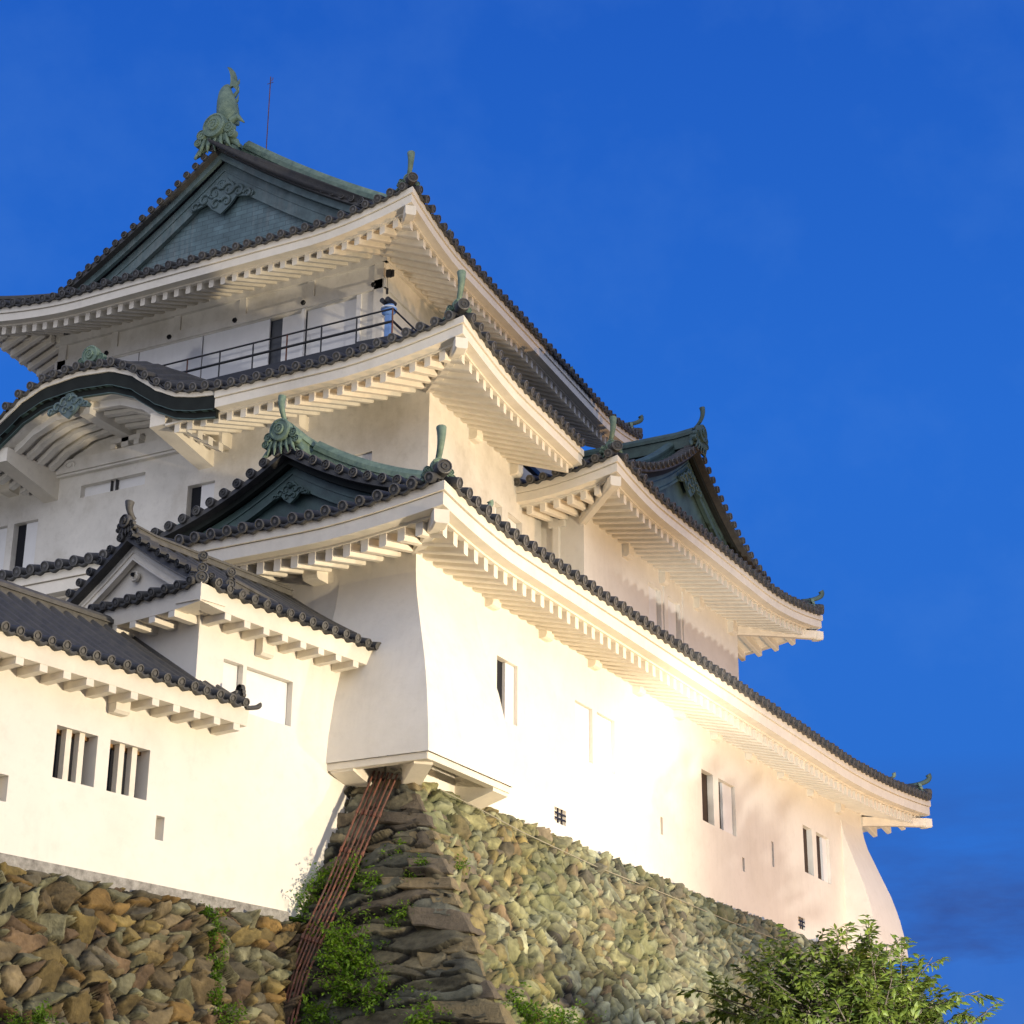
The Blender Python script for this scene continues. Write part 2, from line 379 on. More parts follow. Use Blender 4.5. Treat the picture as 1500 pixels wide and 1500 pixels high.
def hip_rafter(parent, tip, corner, ztip, zcor):
    """big diagonal beam from the wall corner out under the eave tip, with a stepped head"""
    tip, corner = V((*tip, 0)), V((*corner, 0)); d = (corner - tip); L = d.length; d.normalize(); s = V((-d.y, d.x, 0))
    mb = MB()
    def sec(a, zt, w_, h_): 
        c = tip + d * a + V((0, 0, zt)); return [c - s * w_ / 2, c + s * w_ / 2, c + s * w_ / 2 - V((0, 0, h_)), c + s * (w_ / 2 - .03) - V((0, 0, h_ + .03)), c - s * (w_ / 2 - .03) - V((0, 0, h_ + .03)), c - s * w_ / 2 - V((0, 0, h_))]
    za, zb = ztip, zcor
    pts = [(.12, .25, .20), (.34, .25, .24), (.36, .20, .20), (L * .6, .20, .20), (L + .05, .20, .20)]
    rows = [sec(a, za + (zb - za) * (max(a - .3, 0) / L) ** 1.15, w_, h_) for a, w_, h_ in pts]
    mb.grid(rows, 0, False, close=True); mb.add(rows[0], [(0, 1, 2, 3, 4, 5)]); mb.add(rows[-1], [(5, 4, 3, 2, 1, 0)])
    return mb.build('hip_rafter', PLS, parent)

def disc(mb, c, ax, r, t, mi=0, rim=None, n=16, side=None):
    ax = V(ax).normalized(); side = V((0, 0, 1)).cross(ax).normalized() if abs(ax.z) < .95 else V((1, 0, 0)); up = ax.cross(side)
    def ring(rr, a): return [V(c) + ax * a + side * (rr * math.cos(2 * math.pi * i / n)) + up * (rr * math.sin(2 * math.pi * i / n)) for i in range(n)]
    mb.grid([ring(r, 0), ring(r, t)], mi, True, close=True)
    mb.grid([ring(r, t), ring(r * .86, t + .01)], mi if rim is None else rim, False, close=True)
    mb.grid([ring(r * .86, t + .01), ring(r * .82, t - .01), ring(r * .45, t - .01), ring(r * .42, t + .012), ring(r * .3, t + .012), ring(r * .28, t - .005)], mi, False, close=True)
    mb.add(ring(r * .28, t - .005), [tuple(range(n))], mi)

RP = [(-.13, 0), (-.13, .10), (-.10, .10), (-.10, .20), (-.13, .20), (-.13, .26), (-.06, .33), (.06, .33), (.13, .26), (.13, .20), (.10, .20), (.10, .10), (.13, .10), (.13, 0)]
def ridge(parent, path, matl, k=1.0, kz=1.0, name='ridge'):
    mb = MB(); mb.sweep(path, [(a * k, b * k * kz) for a, b in RP], (0, 0, 1), 0)
    return mb.build(name, matl, parent)

def finial(parent, base, dirn, h=.75, r=.075, matl=None, lean=.75, endr=1.5):
    """upturned round tail tile: rises from the ridge end and flares into a round mouth"""
    d = V((dirn[0], dirn[1], 0)).normalized(); b = V(base); mb = MB(); pth = []; rr = []
    r = r * .72
    for i in range(11):
        f = i / 10
        pth.append(b + d * (h * lean * (math.sin(f * 1.9) * .8)) + V((0, 0, h * (f ** 1.25)))); rr.append(r * (.85 + (endr - .85) * f ** 2.2))
    mb.tube(pth, r, 10, 0, True, rr, up=(d.y, -d.x, 0.01))
    return mb.build('upturned_end_tile', matl or COP, parent)

def ogre_tile(parent, pos, f, size=.5, matl=None, crest=True):
    """ridge-end ornament: round boss on a flared base with scrolled shoulders"""
    matl = matl or COP
    f = V((f[0], f[1], 0)).normalized(); s = V((-f.y, f.x, 0)); z = V((0, 0, 1)); p = V(pos); mb = MB()
    disc(mb, p + z * size * .62 + f * .02, f, size * .46, size * .28, 0)
    disc(mb, p + z * size * .62 + f * .02, f, size * .22, size * .34, 0)
    for sg in (-1, 1):
        disc(mb, p + z * size * .42 + s * sg * size * .58 + f * .0, f, size * .20, size * .22, 0, n=10)
        disc(mb, p + z * size * .15 + s * sg * size * .72, f, size * .16, size * .20, 0, n=10)
        # fin-like flame behind the boss
        mb.tube([p + s * sg * size * .3 - f * .06, p + s * sg * size * .55 + z * size * .1 - f * .05, p + s * sg * size * .78 - z * size * .12 - f * .05, p + s * sg * size * .95 - z * size * .34], .06, 8, 0, True, [size * .17, size * .16, size * .12, size * .05], up=f)
    mb.boxf(p - s * size * .42 - f * size * .3, s * size * .84, f * size * .42, z * size * .5)
    for i in range(5):
        a = (i - 2) * .22 * size
        mb.tube([p + s * a + f * .1 * size + z * .25 * size, p + s * a * 1.25 + f * .16 * size - z * .1 * size, p + s * a * 1.5 + f * .1 * size - z * .34 * size], .03, 6, 0, True, [size * .09, size * .075, size * .02], up=f)
    return mb.build('ridge_end_ornament', matl, parent)

def pendant(parent, pos, f, size, matl):
    """carved gable pendant: scrolled foliage either side of a drop"""
    f = V((f[0], f[1], 0)).normalized(); s = V((-f.y, f.x, 0)); z = V((0, 0, 1)); p = V(pos); mb = MB()
    def curl(cx, cz, r, a0, a1, k=1, th=.05):
        pts = []; n = 14
        for i in range(n + 1):
            a = a0 + (a1 - a0) * i / n; rr = r * (1 - .75 * i / n)
            pts.append(p + s * (cx + k * rr * math.cos(a)) * size + z * (cz + rr * math.sin(a)) * size + f * .03)
        mb.tube(pts, th * size, 6, 0, True, [th * size * (1.2 - .7 * i / n) for i in range(n + 1)], up=f)
    for k in (-1, 1):
        curl(k * .22, -.10, .22, math.pi * .9, -math.pi * 1.3, k)
        curl(k * .52, -.22, .18, math.pi * .9, -math.pi * 1.3, k)
        curl(k * .80, -.36, .13, math.pi * .9, -math.pi * 1.3, k, .04)
        curl(k * .16, -.42, .16, math.pi * .1, math.pi * 2.1, -k)
    out = [(-.12, .28), (.12, .28), (.30, .05), (.62, -.12), (.98, -.34), (.92, -.46), (.7, -.40), (.45, -.34), (.30, -.52), (.0, -.74), (-.30, -.52), (-.45, -.34), (-.7, -.40), (-.92, -.46), (-.98, -.34), (-.62, -.12), (-.30, .05)]
    fr = [p + s * a * size + z * b * size + f * .02 for a, b in out]; bk = [q - f * .06 for q in fr]
    mb.grid([fr, bk], 0, False, close=True); mb.add(fr, [tuple(range(len(out)))])
    disc(mb, p + z * .08 * size + f * .02, f, .14 * size, .05, 0, n=8)
    return mb.build('gable_pendant', matl, parent)

def gable(parent, C, f, W, prof, back, ridge_len, mats, ov=.45, Wl=None, Wr=None, panel_z=None, pend=1.0, slopes=True, boards=(.16, .42), kud=True, orn=.5, tailh=.0, ridgemat=None, discs=True, boardgap=.16, rk=(1.15, 1.35)):
    """triangular gable. C = (x, y) of the apex on the panel plane, f = outward direction, s = sideways.
    prof(w) = height of the tile base at lateral distance w from the apex."""
    tile, board, panel, rmat = mats
    f = V((f[0], f[1], 0)).normalized(); s = V((-f.y, f.x, 0)); z = V((0, 0, 1)); c = V((*C, 0))
    Wl = Wl or W; Wr = Wr or W
    root = MB()
    P = lambda w_, d, h: c + s * w_ + f * d + z * h
    # panel
    ws = [W * (i / 12) for i in range(13)]
    top = [P(-q, 0, prof(q) - boards[0] - .1) for q in reversed(ws)] + [P(q, 0, prof(q) - boards[0] - .1) for q in ws[1:]]
    bot = [V((q.x, q.y, (panel_z if panel_z is not None else prof(W) - .8))) for q in top]
    root.grid([top, bot], 0)
    g = root.build('gable', panel, parent)
    # boards follow the verge
    b1 = MB(); b2 = MB(); b3 = MB()
    for sg, WW in ((-1, Wl), (1, Wr)):
        n = 16; qs = [WW * i / n for i in range(n + 1)]
        def band(mb, d0, d1, h0, h1):
            kq = min(1, W / WW) if mb is b2 else 1
            rows = [[P(sg * q, d0, prof(q) - h0), P(sg * q, d1, prof(q) - h0), P(sg * q, d1, prof(q) - h1), P(sg * q, d0, prof(q) - h1)] for q in [q_ * kq for q_ in qs]]
            mb.grid(rows, 0, False, close=True)
        band(b1, ov - .16, ov - .26, .0, boards[0])
        band(b2, .03, .12, boards[0] - .02, boards[0] + boards[1]); band(b2, .12, .145, boards[0] + boards[1] * .35, boards[0] + boards[1] * .42); band(b2, .12, .145, boards[0] + boards[1] * .86, boards[0] + boards[1] + .01)
        band(b3, -.3, ov, .02, -.02)
    b1.build('bargeboard', board[0], g); b2.build('bargeboard', board[1], g); 
    tl = MB(); tl.v, tl.f, tl.mi, tl.sm = b3.v, b3.f, b3.mi, b3.sm
    # verge end tiles
    for sg, WW in ((-1, Wl), (1, Wr)):
        q = .12
        while q < WW:
            dz = (prof(q + .05) - prof(q - .05)) / .1
            cc = P(sg * q, ov - .3, prof(q) + .115)
            disc(tl, cc, f, TR + .012, .36, 0, 1, n=12)
            q += TP * .98 / math.sqrt(1 + dz * dz)
        # drip strip between the discs
        qs = [WW * i / 24 for i in range(25)]
        tl.grid([[P(sg * q, ov, prof(q) + .07), P(sg * q, ov + .01, prof(q) - .03), P(sg * q, ov - .2, prof(q) - .03)] for q in qs], 0)
        if slopes:
            # rolls running down the slope
            k = 0; d = ov - .30
            nr = 10
            while d > -back:
                us = [TP / 2, TR, TR * .7, 0, -TR * .7, -TR, -TP / 2]; hs = [0, .012, .075, .105, .075, .012, 0]
                rows = [[P(sg * WW * j / nr, d - TP / 2 + u_, prof(WW * j / nr) + .03 + h_) for u_, h_ in zip(us, hs)] for j in range(nr + 1)]
                tl.grid(rows, 0, True); d -= TP
    tl.build('verge_tiles', [tile, RIM], g)
    if kud:
        for sg, WW in ((-1, Wl), (1, Wr)):
            qs = [.04 + (WW - .24) * i / 10 for i in range(11)]
            mb = MB(); pth = [P(sg * q, -.30, prof(q) + .05) for q in qs]
            mb.sweep(pth, [(a * 1.0, b * kud) for a, b in RP], (0, 0, 1), 0)
            mb.build('descending_ridge', rmat, g)
    ridge(g, [P(0, ov - .05 - i * (ridge_len / 8), prof(0) + .06 + (.05 if i == 0 else 0)) for i in range(9)], ridgemat or rmat, *rk)
    if orn:
        ogre_tile(g, P(0, ov + .02, prof(0) + .12), f, orn, rmat)
    if tailh:
        finial(g, P(0, ov - .1, prof(0) + .12 + orn * .95), f, tailh, .07, rmat, lean=.9 if tailh > .6 else .6)
    if pend:
        pendant(g, P(0, .16, prof(0) - boards[0] - boards[1] - .18 * pend), f, pend, board[1])
    return g

# ------------------------------------------------------------------ the keep
keep = empty('castle_keep', 'white three-storey castle keep with dark tiled roofs and green copper ornaments', 'castle keep')
ZV = V((0, 0, 1))
EPROF = [(12.05, 0), (11.88, .02), (11.6, .08), (11.34, .17), (10.9, .32), (10.39, .50), (10.0, .60), (9.78, .65), (9.2, .745), (8.77, .78)]

# first storey walls
mb = MB()
H1 = [(2.82, 3.59, 10.28, 11.38, .13), (5.91, 6.66, 10.28, 11.35, .13), (6.86, 7.66, 10.28, 11.35, .13), (12.05, 12.70, 10.24, 11.36, .14), (13.01, 13.98, 10.24, 11.36, .14),
      (18.39, 19.04, 10.21, 11.36, .14), (19.34, 20.31, 10.21, 11.36, .14), (9.80, 9.92, 9.52, 9.88, .18), (16.17, 16.30, 9.96, 10.54, .18), (14.28, 14.41, 9.53, 9.84, .18),
      (5.04, 5.51, 8.86, 9.14, .12), (17.75, 18.2, 8.78, 9.06, .12)]
wall_panel(mb, (0, 0), (1, 0), (0, -1), 23.1, 8.4, 12.62, H1)
wall_panel(mb, (0, 0), (0, 1), (-1, 0), 18, 8.4, 12.62, [])
wall_panel(mb, (23.1, 0), (0, 1), (1, 0), 16, 8.4, 12.62, [])
mb.build('wall', PL, keep)
O1, U1, N1 = (0, 0), (1, 0), (0, -1)
for h, k, op in zip(H1, ['shutter'] * 7 + ['loop'] * 3 + ['grille'] * 2, [.55, 0, .08, 1, .42, 1, .66, 0, 0, 0, 0, 0]):
    wn_ = window(keep, O1, U1, N1, h, k, op, back=WOODD if h[0] > 10 and k == 'shutter' else None)
# iron-edged inner leaves seen ajar in the two right pairs
def skirt(x0, x1, corner_x, sgn, ylen, name):
    """flared stone-drop bay wrapping a corner; sgn -1 near corner (flares to -X), +1 far corner"""
    mb = MB(); 
    rows_r, rows_f = [], []
    for z, e_ in EPROF:
        cx = corner_x + sgn * e_
        rows_r.append([V((x0 if sgn < 0 else x0, -e_ - .004, z)) if sgn > 0 else V((cx, -e_ - .004, z)), *( [V((x0 + (cx - x0) * i / 8, -e_ - .004, z)) for i in range(1, 9)] if sgn > 0 else [V((cx + (x1 - cx) * i / 8, -e_ - .004, z)) for i in range(1, 9)])])
        rows_f.append([V((cx, -e_ - .004 + (ylen + e_) * i / 8, z)) for i in range(9)])
    mb.grid(rows_r, 0, True); mb.grid(rows_f, 0, True)
    xc = x1 if sgn < 0 else x0
    mb.grid([[V((xc, 0.02, z)), V((xc, -e_ - .004, z))] for z, e_ in EPROF], 0)
    return mb.build(name, PL, keep)
sk = skirt(0, 1.97, 0, -1, 1.5, 'stone_drop_bay')
skirt(21.33, 23.1, 23.1, 1, 3.0, 'stone_drop_bay')
mb = MB()
mb.box(-.74, 1.93, -.75, -.60, 8.66, 8.765); mb.box(-.75, -.60, -.74, 1.4, 8.655, 8.768)
mb.build('rim_beam', PLS, sk)
def wedge(p_out, p_in, w_, zo, zi, ztop):
    mb = MB(); a, b = V((*p_out, 0)), V((*p_in, 0)); d = (b - a).normalized(); s = V((-d.y, d.x, 0)) * (w_ / 2)
    q = []
    for p, zb in ((a, zo), (b, zi)):
        q += [p - s + ZV * zb, p + s + ZV * zb, p + s + ZV * ztop, p - s + ZV * ztop]
    mb.add(q, [(0, 1, 2, 3), (7, 6, 5, 4), (0, 4, 5, 1), (1, 5, 6, 2), (2, 6, 7, 3), (3, 7, 4, 0)])
    return mb.build('bracket_beam', PLS, sk)
wedge((1.66, -.72), (1.66, .05), .50, 8.60, 8.36, 9.0)
wedge((-.58, -.58), (.1, .1), .30, 8.62, 8.40, 9.0)
wedge((-.72, .82), (.05, .82), .42, 8.62, 8.42, 9.0)
mb = MB(); mb.box(-.7, 1.9, -.7, 1.3, 9.02, 9.05); mb.build('floor_board', PLW, sk)

def corbels(parent, O, u, n, ss, ztop, zbot, prot=.34, w_=.29):
    O, u, n = V((*O, 0)), V((*u, 0)).normalized(), V((*n, 0)).normalized()
    for s_ in ss:
        mb = MB(); c = O + u * s_; h = ztop - zbot; r = .07
        prof = [(-.02, 0), (prot, 0), (prot, -h + r), (prot - r * .3, -h + r * .3), (prot - r, -h), (-.02, -h)]
        A = [c - u * w_ / 2 + n * a + ZV * (ztop + b) for a, b in prof]; B = [q + u * w_ for q in A]
        mb.grid([A, B], 0, False, close=True); mb.add(A, [tuple(range(6))]); mb.add(B, [tuple(range(6))[::-1]])
        mb.build('corbel', PLS, parent)
corbels(keep, (0, 0), (1, 0), (0, -1), [2.5 + 2.06 * k for k in range(10)], 12.56, 12.14, .17)
corbels(keep, (0, 0), (0, 1), (-1, 0), [1.87, 3.9, 5.9], 12.6, 12.10, .34)

# first roof
MA = [TILE, RIM]
def roof(name='roof'):
    o = MB(); return o
E1f = Edge((-1.3, -1.27), (-1.3, 19), (1, 0), 12.67, .26, 2.6, 0, 1, 1, None, pw=1.5)
E1r = Edge((-1.3, -1.27), (25.3, -1.27), (0, 1), 12.67, .26, 2.6, .50, 7.5, 1, 1, pw=1.7)
E1b = Edge((25.3, -1.27), (25.3, 15), (-1, 0), 12.67, .50, 4.5, 0, 1, 1, None, pw=1.7)
sl1 = lambda v, x: .30 * v + .022 * v * v
mb = MB(); roof_slope(mb, E1f, sl1, 6.9); roof_slope(mb, E1r, sl1, 4.8); roof_slope(mb, E1b, sl1, 5.0)
r1 = mb.build('roof', MA, keep)
eave(r1, E1f, 1.3, .24, sc_=1.08); eave(r1, E1r, 1.27, .24, sc_=1.08); eave(r1, E1b, 2.2, .20, rsp=.4, sc_=1.08)
def hips(parent, E, tip, din, L, slopef, tail=(.75, -1), small=None, blk=True, orn=.26, fin_r=.075):
    """ridge running up the hip from an eave tip; din = horizontal unit direction inwards"""
    d = V((*din, 0)).normalized(); k = abs(d.dot(E.m)); t0 = V((*tip, 0)); pts = []
    for i in range(10):
        a = .32 + (L - .32) * (i / 9); v = a * k; x = (t0 + d * a - E.P0).dot(E.t)
        pts.append(t0 + d * a + ZV * (E.z(x, v) + slopef(v, x) + .10))
    h = ridge(parent, pts, TILE, .95, 1.0, 'hip_ridge')
    out = -d
    mb = MB(); disc(mb, pts[0] + out * .20 + ZV * .14, out, .125, .12, 0, 1)
    mb.tube([pts[0] + ZV * .14 + d * .3, pts[0] + out * .22 + ZV * .14], .115, 12, 0)
    mb.build('hip_end_tile', MA, h)
    ogre_tile(h, pts[0] + d * .10 + ZV * .06, out, orn * 1.25, COP)
    if tail: finial(h, pts[0] + d * .30 + ZV * .3, out, tail[0], fin_r, COPD if tail[1] else COP, lean=tail[1] or .75, endr=1.1 if tail[1] else 1.6)
    return h
hips(r1, E1f, (-1.3, -1.27), (1, 1), 6.6, sl1, (.62, 0))
hips(r1, E1b, (25.3, -1.27), (-1, 1), 5, sl1, (.36, 2.2), fin_r=.10)
hip_rafter(r1, (-1.3, -1.27), (0, 0), 12.67 + .26 - .42, 12.60)
hip_rafter(r1, (25.3, -1.27), (23.1, 0), 12.67 + .5 - .50, 12.40)
# front gable on the first roof
prof1 = lambda w_: 13.68 + .22 * max(2.75 - w_, -.6) + .075 * max(2.75 - w_, 0) ** 2
g1 = gable(r1, (.75, 3.0), (-1, 0), 2.75, prof1, 4.6, 4.5, (TILE, (COPB, COPD), COPD, COP), ov=.45, Wl=3.0, Wr=2.75, panel_z=13.0, pend=.42, boards=(.14, .34), orn=.46, tailh=.50, kud=1.5)
finial(g1, (.35, 5.9, 13.62), (0, 1), .16, .07, COP, lean=2.6)

# second storey
A2 = math.radians(3.8); u2 = (math.cos(A2), math.sin(A2)); n2 = (math.sin(A2), -math.cos(A2))
mb = MB()
H2 = [(10.5 - 3.15, 12.34 - 3.15, 17.56, 17.86, .14), (13.53 - 3.15, 14.25 - 3.15, 16.10, 17.26, .16), (14.45 - 3.15, 15.2 - 3.15, 16.10, 17.26, .16), (8.55 - 3.15, 9.28 - 3.15, 16.10, 17.29, .16), (4.51 - 3.15, 5.25 - 3.15, 16.05, 17.2, .14)]
wall_panel(mb, (5.56, 3.15), (0, 1), (-1, 0), 14, 13.4, 18.42, H2)
H2r = [(3.27, 3.66, 15.9, 17.02, .2), (3.98, 4.75, 15.9, 17.02, .2)]
wall_panel(mb, (5.56, 3.15), u2, n2, 8.5, 13.4, 18.42, H2r)
# arch panel under the curved gable
KC = 11.0
KB = [(0, 1.29), (.9, 1.22), (1.5, 1.0), (1.9, .72), (2.3, .44), (2.8, .21), (3.3, .10), (3.8, .04), (4.2, 0), (5.2, 0)]
def kbump(d):
    d = abs(d)
    for (a, p_), (b, q) in zip(KB, KB[1:]):
        if d <= b:
            f = (d - a) / (b - a); f = f * f * (3 - 2 * f) * .35 + f * .65; return p_ + (q - p_) * f
    return 0
ys = [7.6 + i * .25 for i in range(28)]
mb.grid([[V((5.56, y, 18.42)) for y in ys], [V((5.56, y, 18.42 + max(0, kbump(y - KC) - .05))) for y in ys]])
mb.build('wall', PLW, keep)
for h, op in zip(H2, (0, .3, .3, .25, 0)):
    if h is H2[0]:
        wn_ = window(keep, (5.56, 3.15), (0, 1), (-1, 0), h, 'loop')
        mb = MB(); mb.box(5.62, 5.68, 11.35, 11.39, 17.56, 17.86); mb.box(5.62, 5.68, 11.50, 11.53, 17.56, 17.86); mb.build('mullion', IRON, wn_)
    else: window(keep, (5.56, 3.15), (0, 1), (-1, 0), (h[0], h[1], h[2], h[3], h[4]), 'shutter', -.40 if h[1] - h[0] < .8 and h is not H2[4] else 0)
for h in H2r: window(keep, (5.56, 3.15), u2, n2, h, 'shutter', 0)
corbels(keep, (5.56, 3.15), (0, 1), (-1, 0), [6.3 - 3.15, 8.31 - 3.15, 14.35 - 3.15, 16.4 - 3.15], 18.3, 17.96, .36, .3)
corbels(keep, (5.56, 3.15), u2, n2, [2.05, 4.2], 18.3, 17.95, .2)

# projecting bay of the second storey
mb = MB()
HB = [(3.60, 4.35, 15.7, 16.93, .18), (4.78, 5.55, 15.7, 16.93, .18)]
wall_panel(mb, (11.4, 2.45), (0, 1), (-1, 0), 2.2, 13.2, 17.5, [])
wall_panel(mb, (11.4, 2.45), (1, 0), (0, -1), 9.46, 13.2, 17.5, HB)
wall_panel(mb, (20.86, 2.45), (0, 1), (1, 0), 4, 13.2, 17.5, [])
for x in (4.35, 5.55): mb.box(11.4 + x + .12, 11.4 + x + .26, 2.42, 2.46, 15.7, 17.3)
mb.box(11.30, 11.41, 3.05, 3.2, 13.5, 17.45); mb.box(11.28, 11.41, 2.9, 3.3, 17.2, 17.36)
mb.build('wall', PL, keep)
for h in HB: window(keep, (11.4, 2.45), (1, 0), (0, -1), h, 'shutter', 0)
corbels(keep, (11.4, 2.45), (1, 0), (0, -1), [2.25, 4.4, 6.6, 8.9], 17.5, 17.08, .17)
EBf = Edge((9.94, .90), (9.94, 3.55), (1, 0), 17.74, .30, 2.2, 0, 1, 1, None, pw=1.6)
EBr = Edge((9.94, .90), (23.5, .90), (0, 1), 17.74, .30, 2.6, .55, 4.5, 1, 1, pw=1.7)
EBb = Edge((23.5, .90), (23.5, 7), (-1, 0), 17.74, .55, 3, 0, 1, 1, None, pw=1.7)
slB = lambda v, x: .34 * v + .03 * v * v
mb = MB(); roof_slope(mb, EBf, slB, 3.0, Dfun=lambda x: min(x, 3.0) if x < 2.6 else 2.6); roof_slope(mb, EBr, slB, 5.2); roof_slope(mb, EBb, slB, 4)
rb = mb.build('roof', MA, keep)
eave(rb, EBf, 1.46, .16); eave(rb, EBr, 1.55, .16); eave(rb, EBb, 2.6, .16, rsp=.5)
hips(rb, EBf, (9.94, .90), (1, 1), 4.2, slB, (.62, 0)); hips(rb, EBb, (23.5, .90), (-1, 1), 4.5, slB, (.36, 2.2), fin_r=.10)
hip_rafter(rb, (9.94, .90), (11.4, 2.45), 17.74 + .3 - .43, 17.40); hip_rafter(rb, (23.5, .90), (20.86, 2.45), 17.74 + .55 - .5, 17.4)
for y, x1 in ((3.6, 23.0), (4.6, 22.9)):
    mb = MB(); mb.box(20.8, x1, y - .14, y + .14, 16.85, 17.2); mb.build('bracket_beam', PLS, rb)
profB = lambda w_: 18.55 + .175 * max(4.7 - w_, -.5) + .06 * max(4.7 - w_, 0) ** 2
gb = gable(rb, (16.2, 1.95), (0, -1), 4.7, profB, 4.0, 4.0, (TILE, (COPB, COPD), COPD, COPD), ov=.42, Wl=4.2, Wr=5.0, panel_z=18.0, pend=.75, boards=(.16, .40), orn=.5, tailh=.55, kud=.9)  # copper coloured dark to stand for shade, as low lamps miss this gable

# second roof with its curved gable
A2e = math.radians(4.3); u2e = V((math.cos(A2e), math.sin(A2e)))
mit2 = 1 / math.tan((math.pi / 2 - A2e) / 2)
E2f = Edge((3.56, 1.22), (3.56, 20), (1, 0), 18.28, .37, 3.0, 0, 1, mit2, None, pw=1.5, bump=lambda x: kbump(x + 1.22 - KC))
e2 = V((3.56, 1.22)) + u2e * 6.35
E2r = Edge((3.56, 1.22), (e2.x, e2.y), (-u2e.y, u2e.x), 18.28, .37, 3.0, 0, 1, mit2, None, pw=1.5)
sl2 = lambda v, x: .40 * v + .02 * v * v
mb = MB(); roof_slope(mb, E2f, sl2, 4.9); roof_slope(mb, E2r, sl2, 5.0)
r2 = mb.build('roof', MA, keep)
_b = E2f.bump; E2f.bump = None; eave(r2, E2f, 2.0, .34, s1=5.95, ext=(0, 1.45)); eave(r2, E2r, 1.95, .34)
ev2 = eave(r2, E2f, 2.0, .34, s0=13.9, ext=(1.4, 0)); E2f.bump = _b
c2_ = V((5.56, 3.15)); d2 = (c2_ - V((3.56, 1.22))).normalized()
hips(r2, E2f, (3.56, 1.22), (d2.x, d2.y), 6.5, sl2, (.66, 0), fin_r=.08)
hip_rafter(r2, (3.56, 1.22), (5.56, 3.15), 18.28 + .37 - .40, 18.52)
# curved gable boards, ribs, beams
def kz(y): return E2f.z(y - 1.22, 0)
def kband(y0, y1, x0, x1, h0, h1, matl, name, parent, n=44):
    mb = MB(); rows = []
    for i in range(n + 1):
        y = y0 + (y1 - y0) * i / n; z = kz(y)
        rows.append([V((x0, y, z - h0)), V((x1, y, z - h0)), V((x1, y, z - h1)), V((x0, y, z - h1))])
    mb.grid(rows, 0, False, close=True); mb.add(rows[0], [(0, 1, 2, 3)]); mb.add(rows[-1], [(3, 2, 1, 0)])
    return mb.build(name, matl, parent)
kg = kband(7.17, 14.8, 3.60, 3.74, .09, .40, COPB, 'curved_gable', r2)
kband(7.2, 14.8, 3.57, 3.75, -.02, .085, PLS, 'fascia_board', kg)
kband(7.2, 14.8, 3.70, 3.78, .39, .54, COPB, 'bargeboard', kg)
kband(7.22, 14.78, 3.595, 3.72, .385, .40, COPD, 'copper_moulding', kg)
kband(7.22, 14.78, 3.69, 3.77, .53, .55, COPD, 'copper_moulding', kg)
kband(8.3, 13.7, 3.74, 5.56, .50, .53, PLW, 'soffit', kg)
for x in (4.05, 4.42, 4.79, 5.16): kband(8.2, 13.8, x, x + .16, .51, .70, PLW, 'curved_rib', kg)
for y in (8.62, 13.0):
    mb = MB(); q = []
    for x, zb, zt in ((3.80, 17.95, 18.28), (5.57, 17.62, 18.28)):
        q += [V((x, y, zb)), V((x, y + .40, zb)), V((x, y + .40, zt)), V((x, y, zt))]
    mb.add(q, [(0, 1, 2, 3), (7, 6, 5, 4), (0, 4, 5, 1), (1, 5, 6, 2), (2, 6, 7, 3), (3, 7, 4, 0)]); mb.build('bracket_beam', PLS, kg)
mb = MB(); mb.box(5.40, 5.57, 9.02, 13.0, 18.19, 18.50); mb.box(5.44, 5.57, 9.02, 13.0, 18.13, 18.18)
for yy, k in ((9.45, 1), (12.6, -1)):
    pts = [(5.385, yy + k * (.17 * (1 - .7 * i / 18) * math.cos(-.5 + i * .42)), 18.36 + .11 * (1 - .7 * i / 18) * math.sin(-.5 + i * .42)) for i in range(19)]
    mb.tube(pts, .012, 5, 0, up=(1, 0, 0))
mb.build('rainbow_beam', PLW, kg)
mb = MB(); mb.box(3.95, 5.57, KC - .14, KC + .14, 18.72, 19.02); mb.build('ridge_beam', PLW, kg)
mb = MB(); mb.box(5.35, 5.57, KC - .42, KC + .42, 18.62, 18.74); mb.box(5.35, 5.57, KC - .40, KC - .26, 18.5, 18.63); mb.box(5.35, 5.57, KC + .26, KC + .40, 18.5, 18.63); mb.box(5.35, 5.57, KC - .1, KC + .1, 18.5, 18.72); mb.build('frog_leg_strut', PLW, kg)
pendant(kg, (3.66, KC + .2, 19.0), (-1, 0), .62, COPT)
ogre_tile(kg, (3.80, KC - .25, 19.70), (-1, 0), .48, COP)

# third storey
A3 = math.radians(5.0); u3 = (math.cos(A3), math.sin(A3)); n3 = (math.sin(A3), -math.cos(A3))
mb = MB()
wall_panel(mb, (8.4, 6.17), (0, 1), (-1, 0), 9.88, 19.0, 23.86, [(.72, 9.4, 20.9, 22.74, .16)])
wall_panel(mb, (8.4, 6.17), u3, n3, 12.5, 19.0, 23.86, [])
wall_panel(mb, (8.4, 16.05), (1, 0), (0, 1), 12.5, 19.0, 23.86, [])
w3 = mb.build('wall', PLW, keep)
mb = MB(); mb.box(8.57, 8.60, 6.8, 15.7, 20.8, 22.8); mb.build('doorway_shade_panel', mat('shaded_doorway', (.10, .11, .13), .8, var=.3), w3)  # dark sheet behind the panels; the recess shade is in its colour
for a, b, d, mt in ((13.46, 15.55, .05, SHUT), (11.46, 13.42, .04, SHUT), (9.44, 11.42, .04, SHUT), (8.46, 9.12, .12, SHUT), (6.9, 8.38, .10, SHUT)):
    mb = MB(); mb.box(8.4 + d, 8.4 + d + .04, a, b, 20.9, 22.74); wnx = mb.build('window', mt, keep)
mb = MB(); mb.box(8.30, 8.42, 6.05, 16.15, 23.44, 23.70); mb.build('wall_beam', PLW, w3)
mb = MB(); mb.box(8.33, 8.415, 6.08, 16.12, 22.76, 23.0); bn = mb.build('wall_beam', PLW, w3)
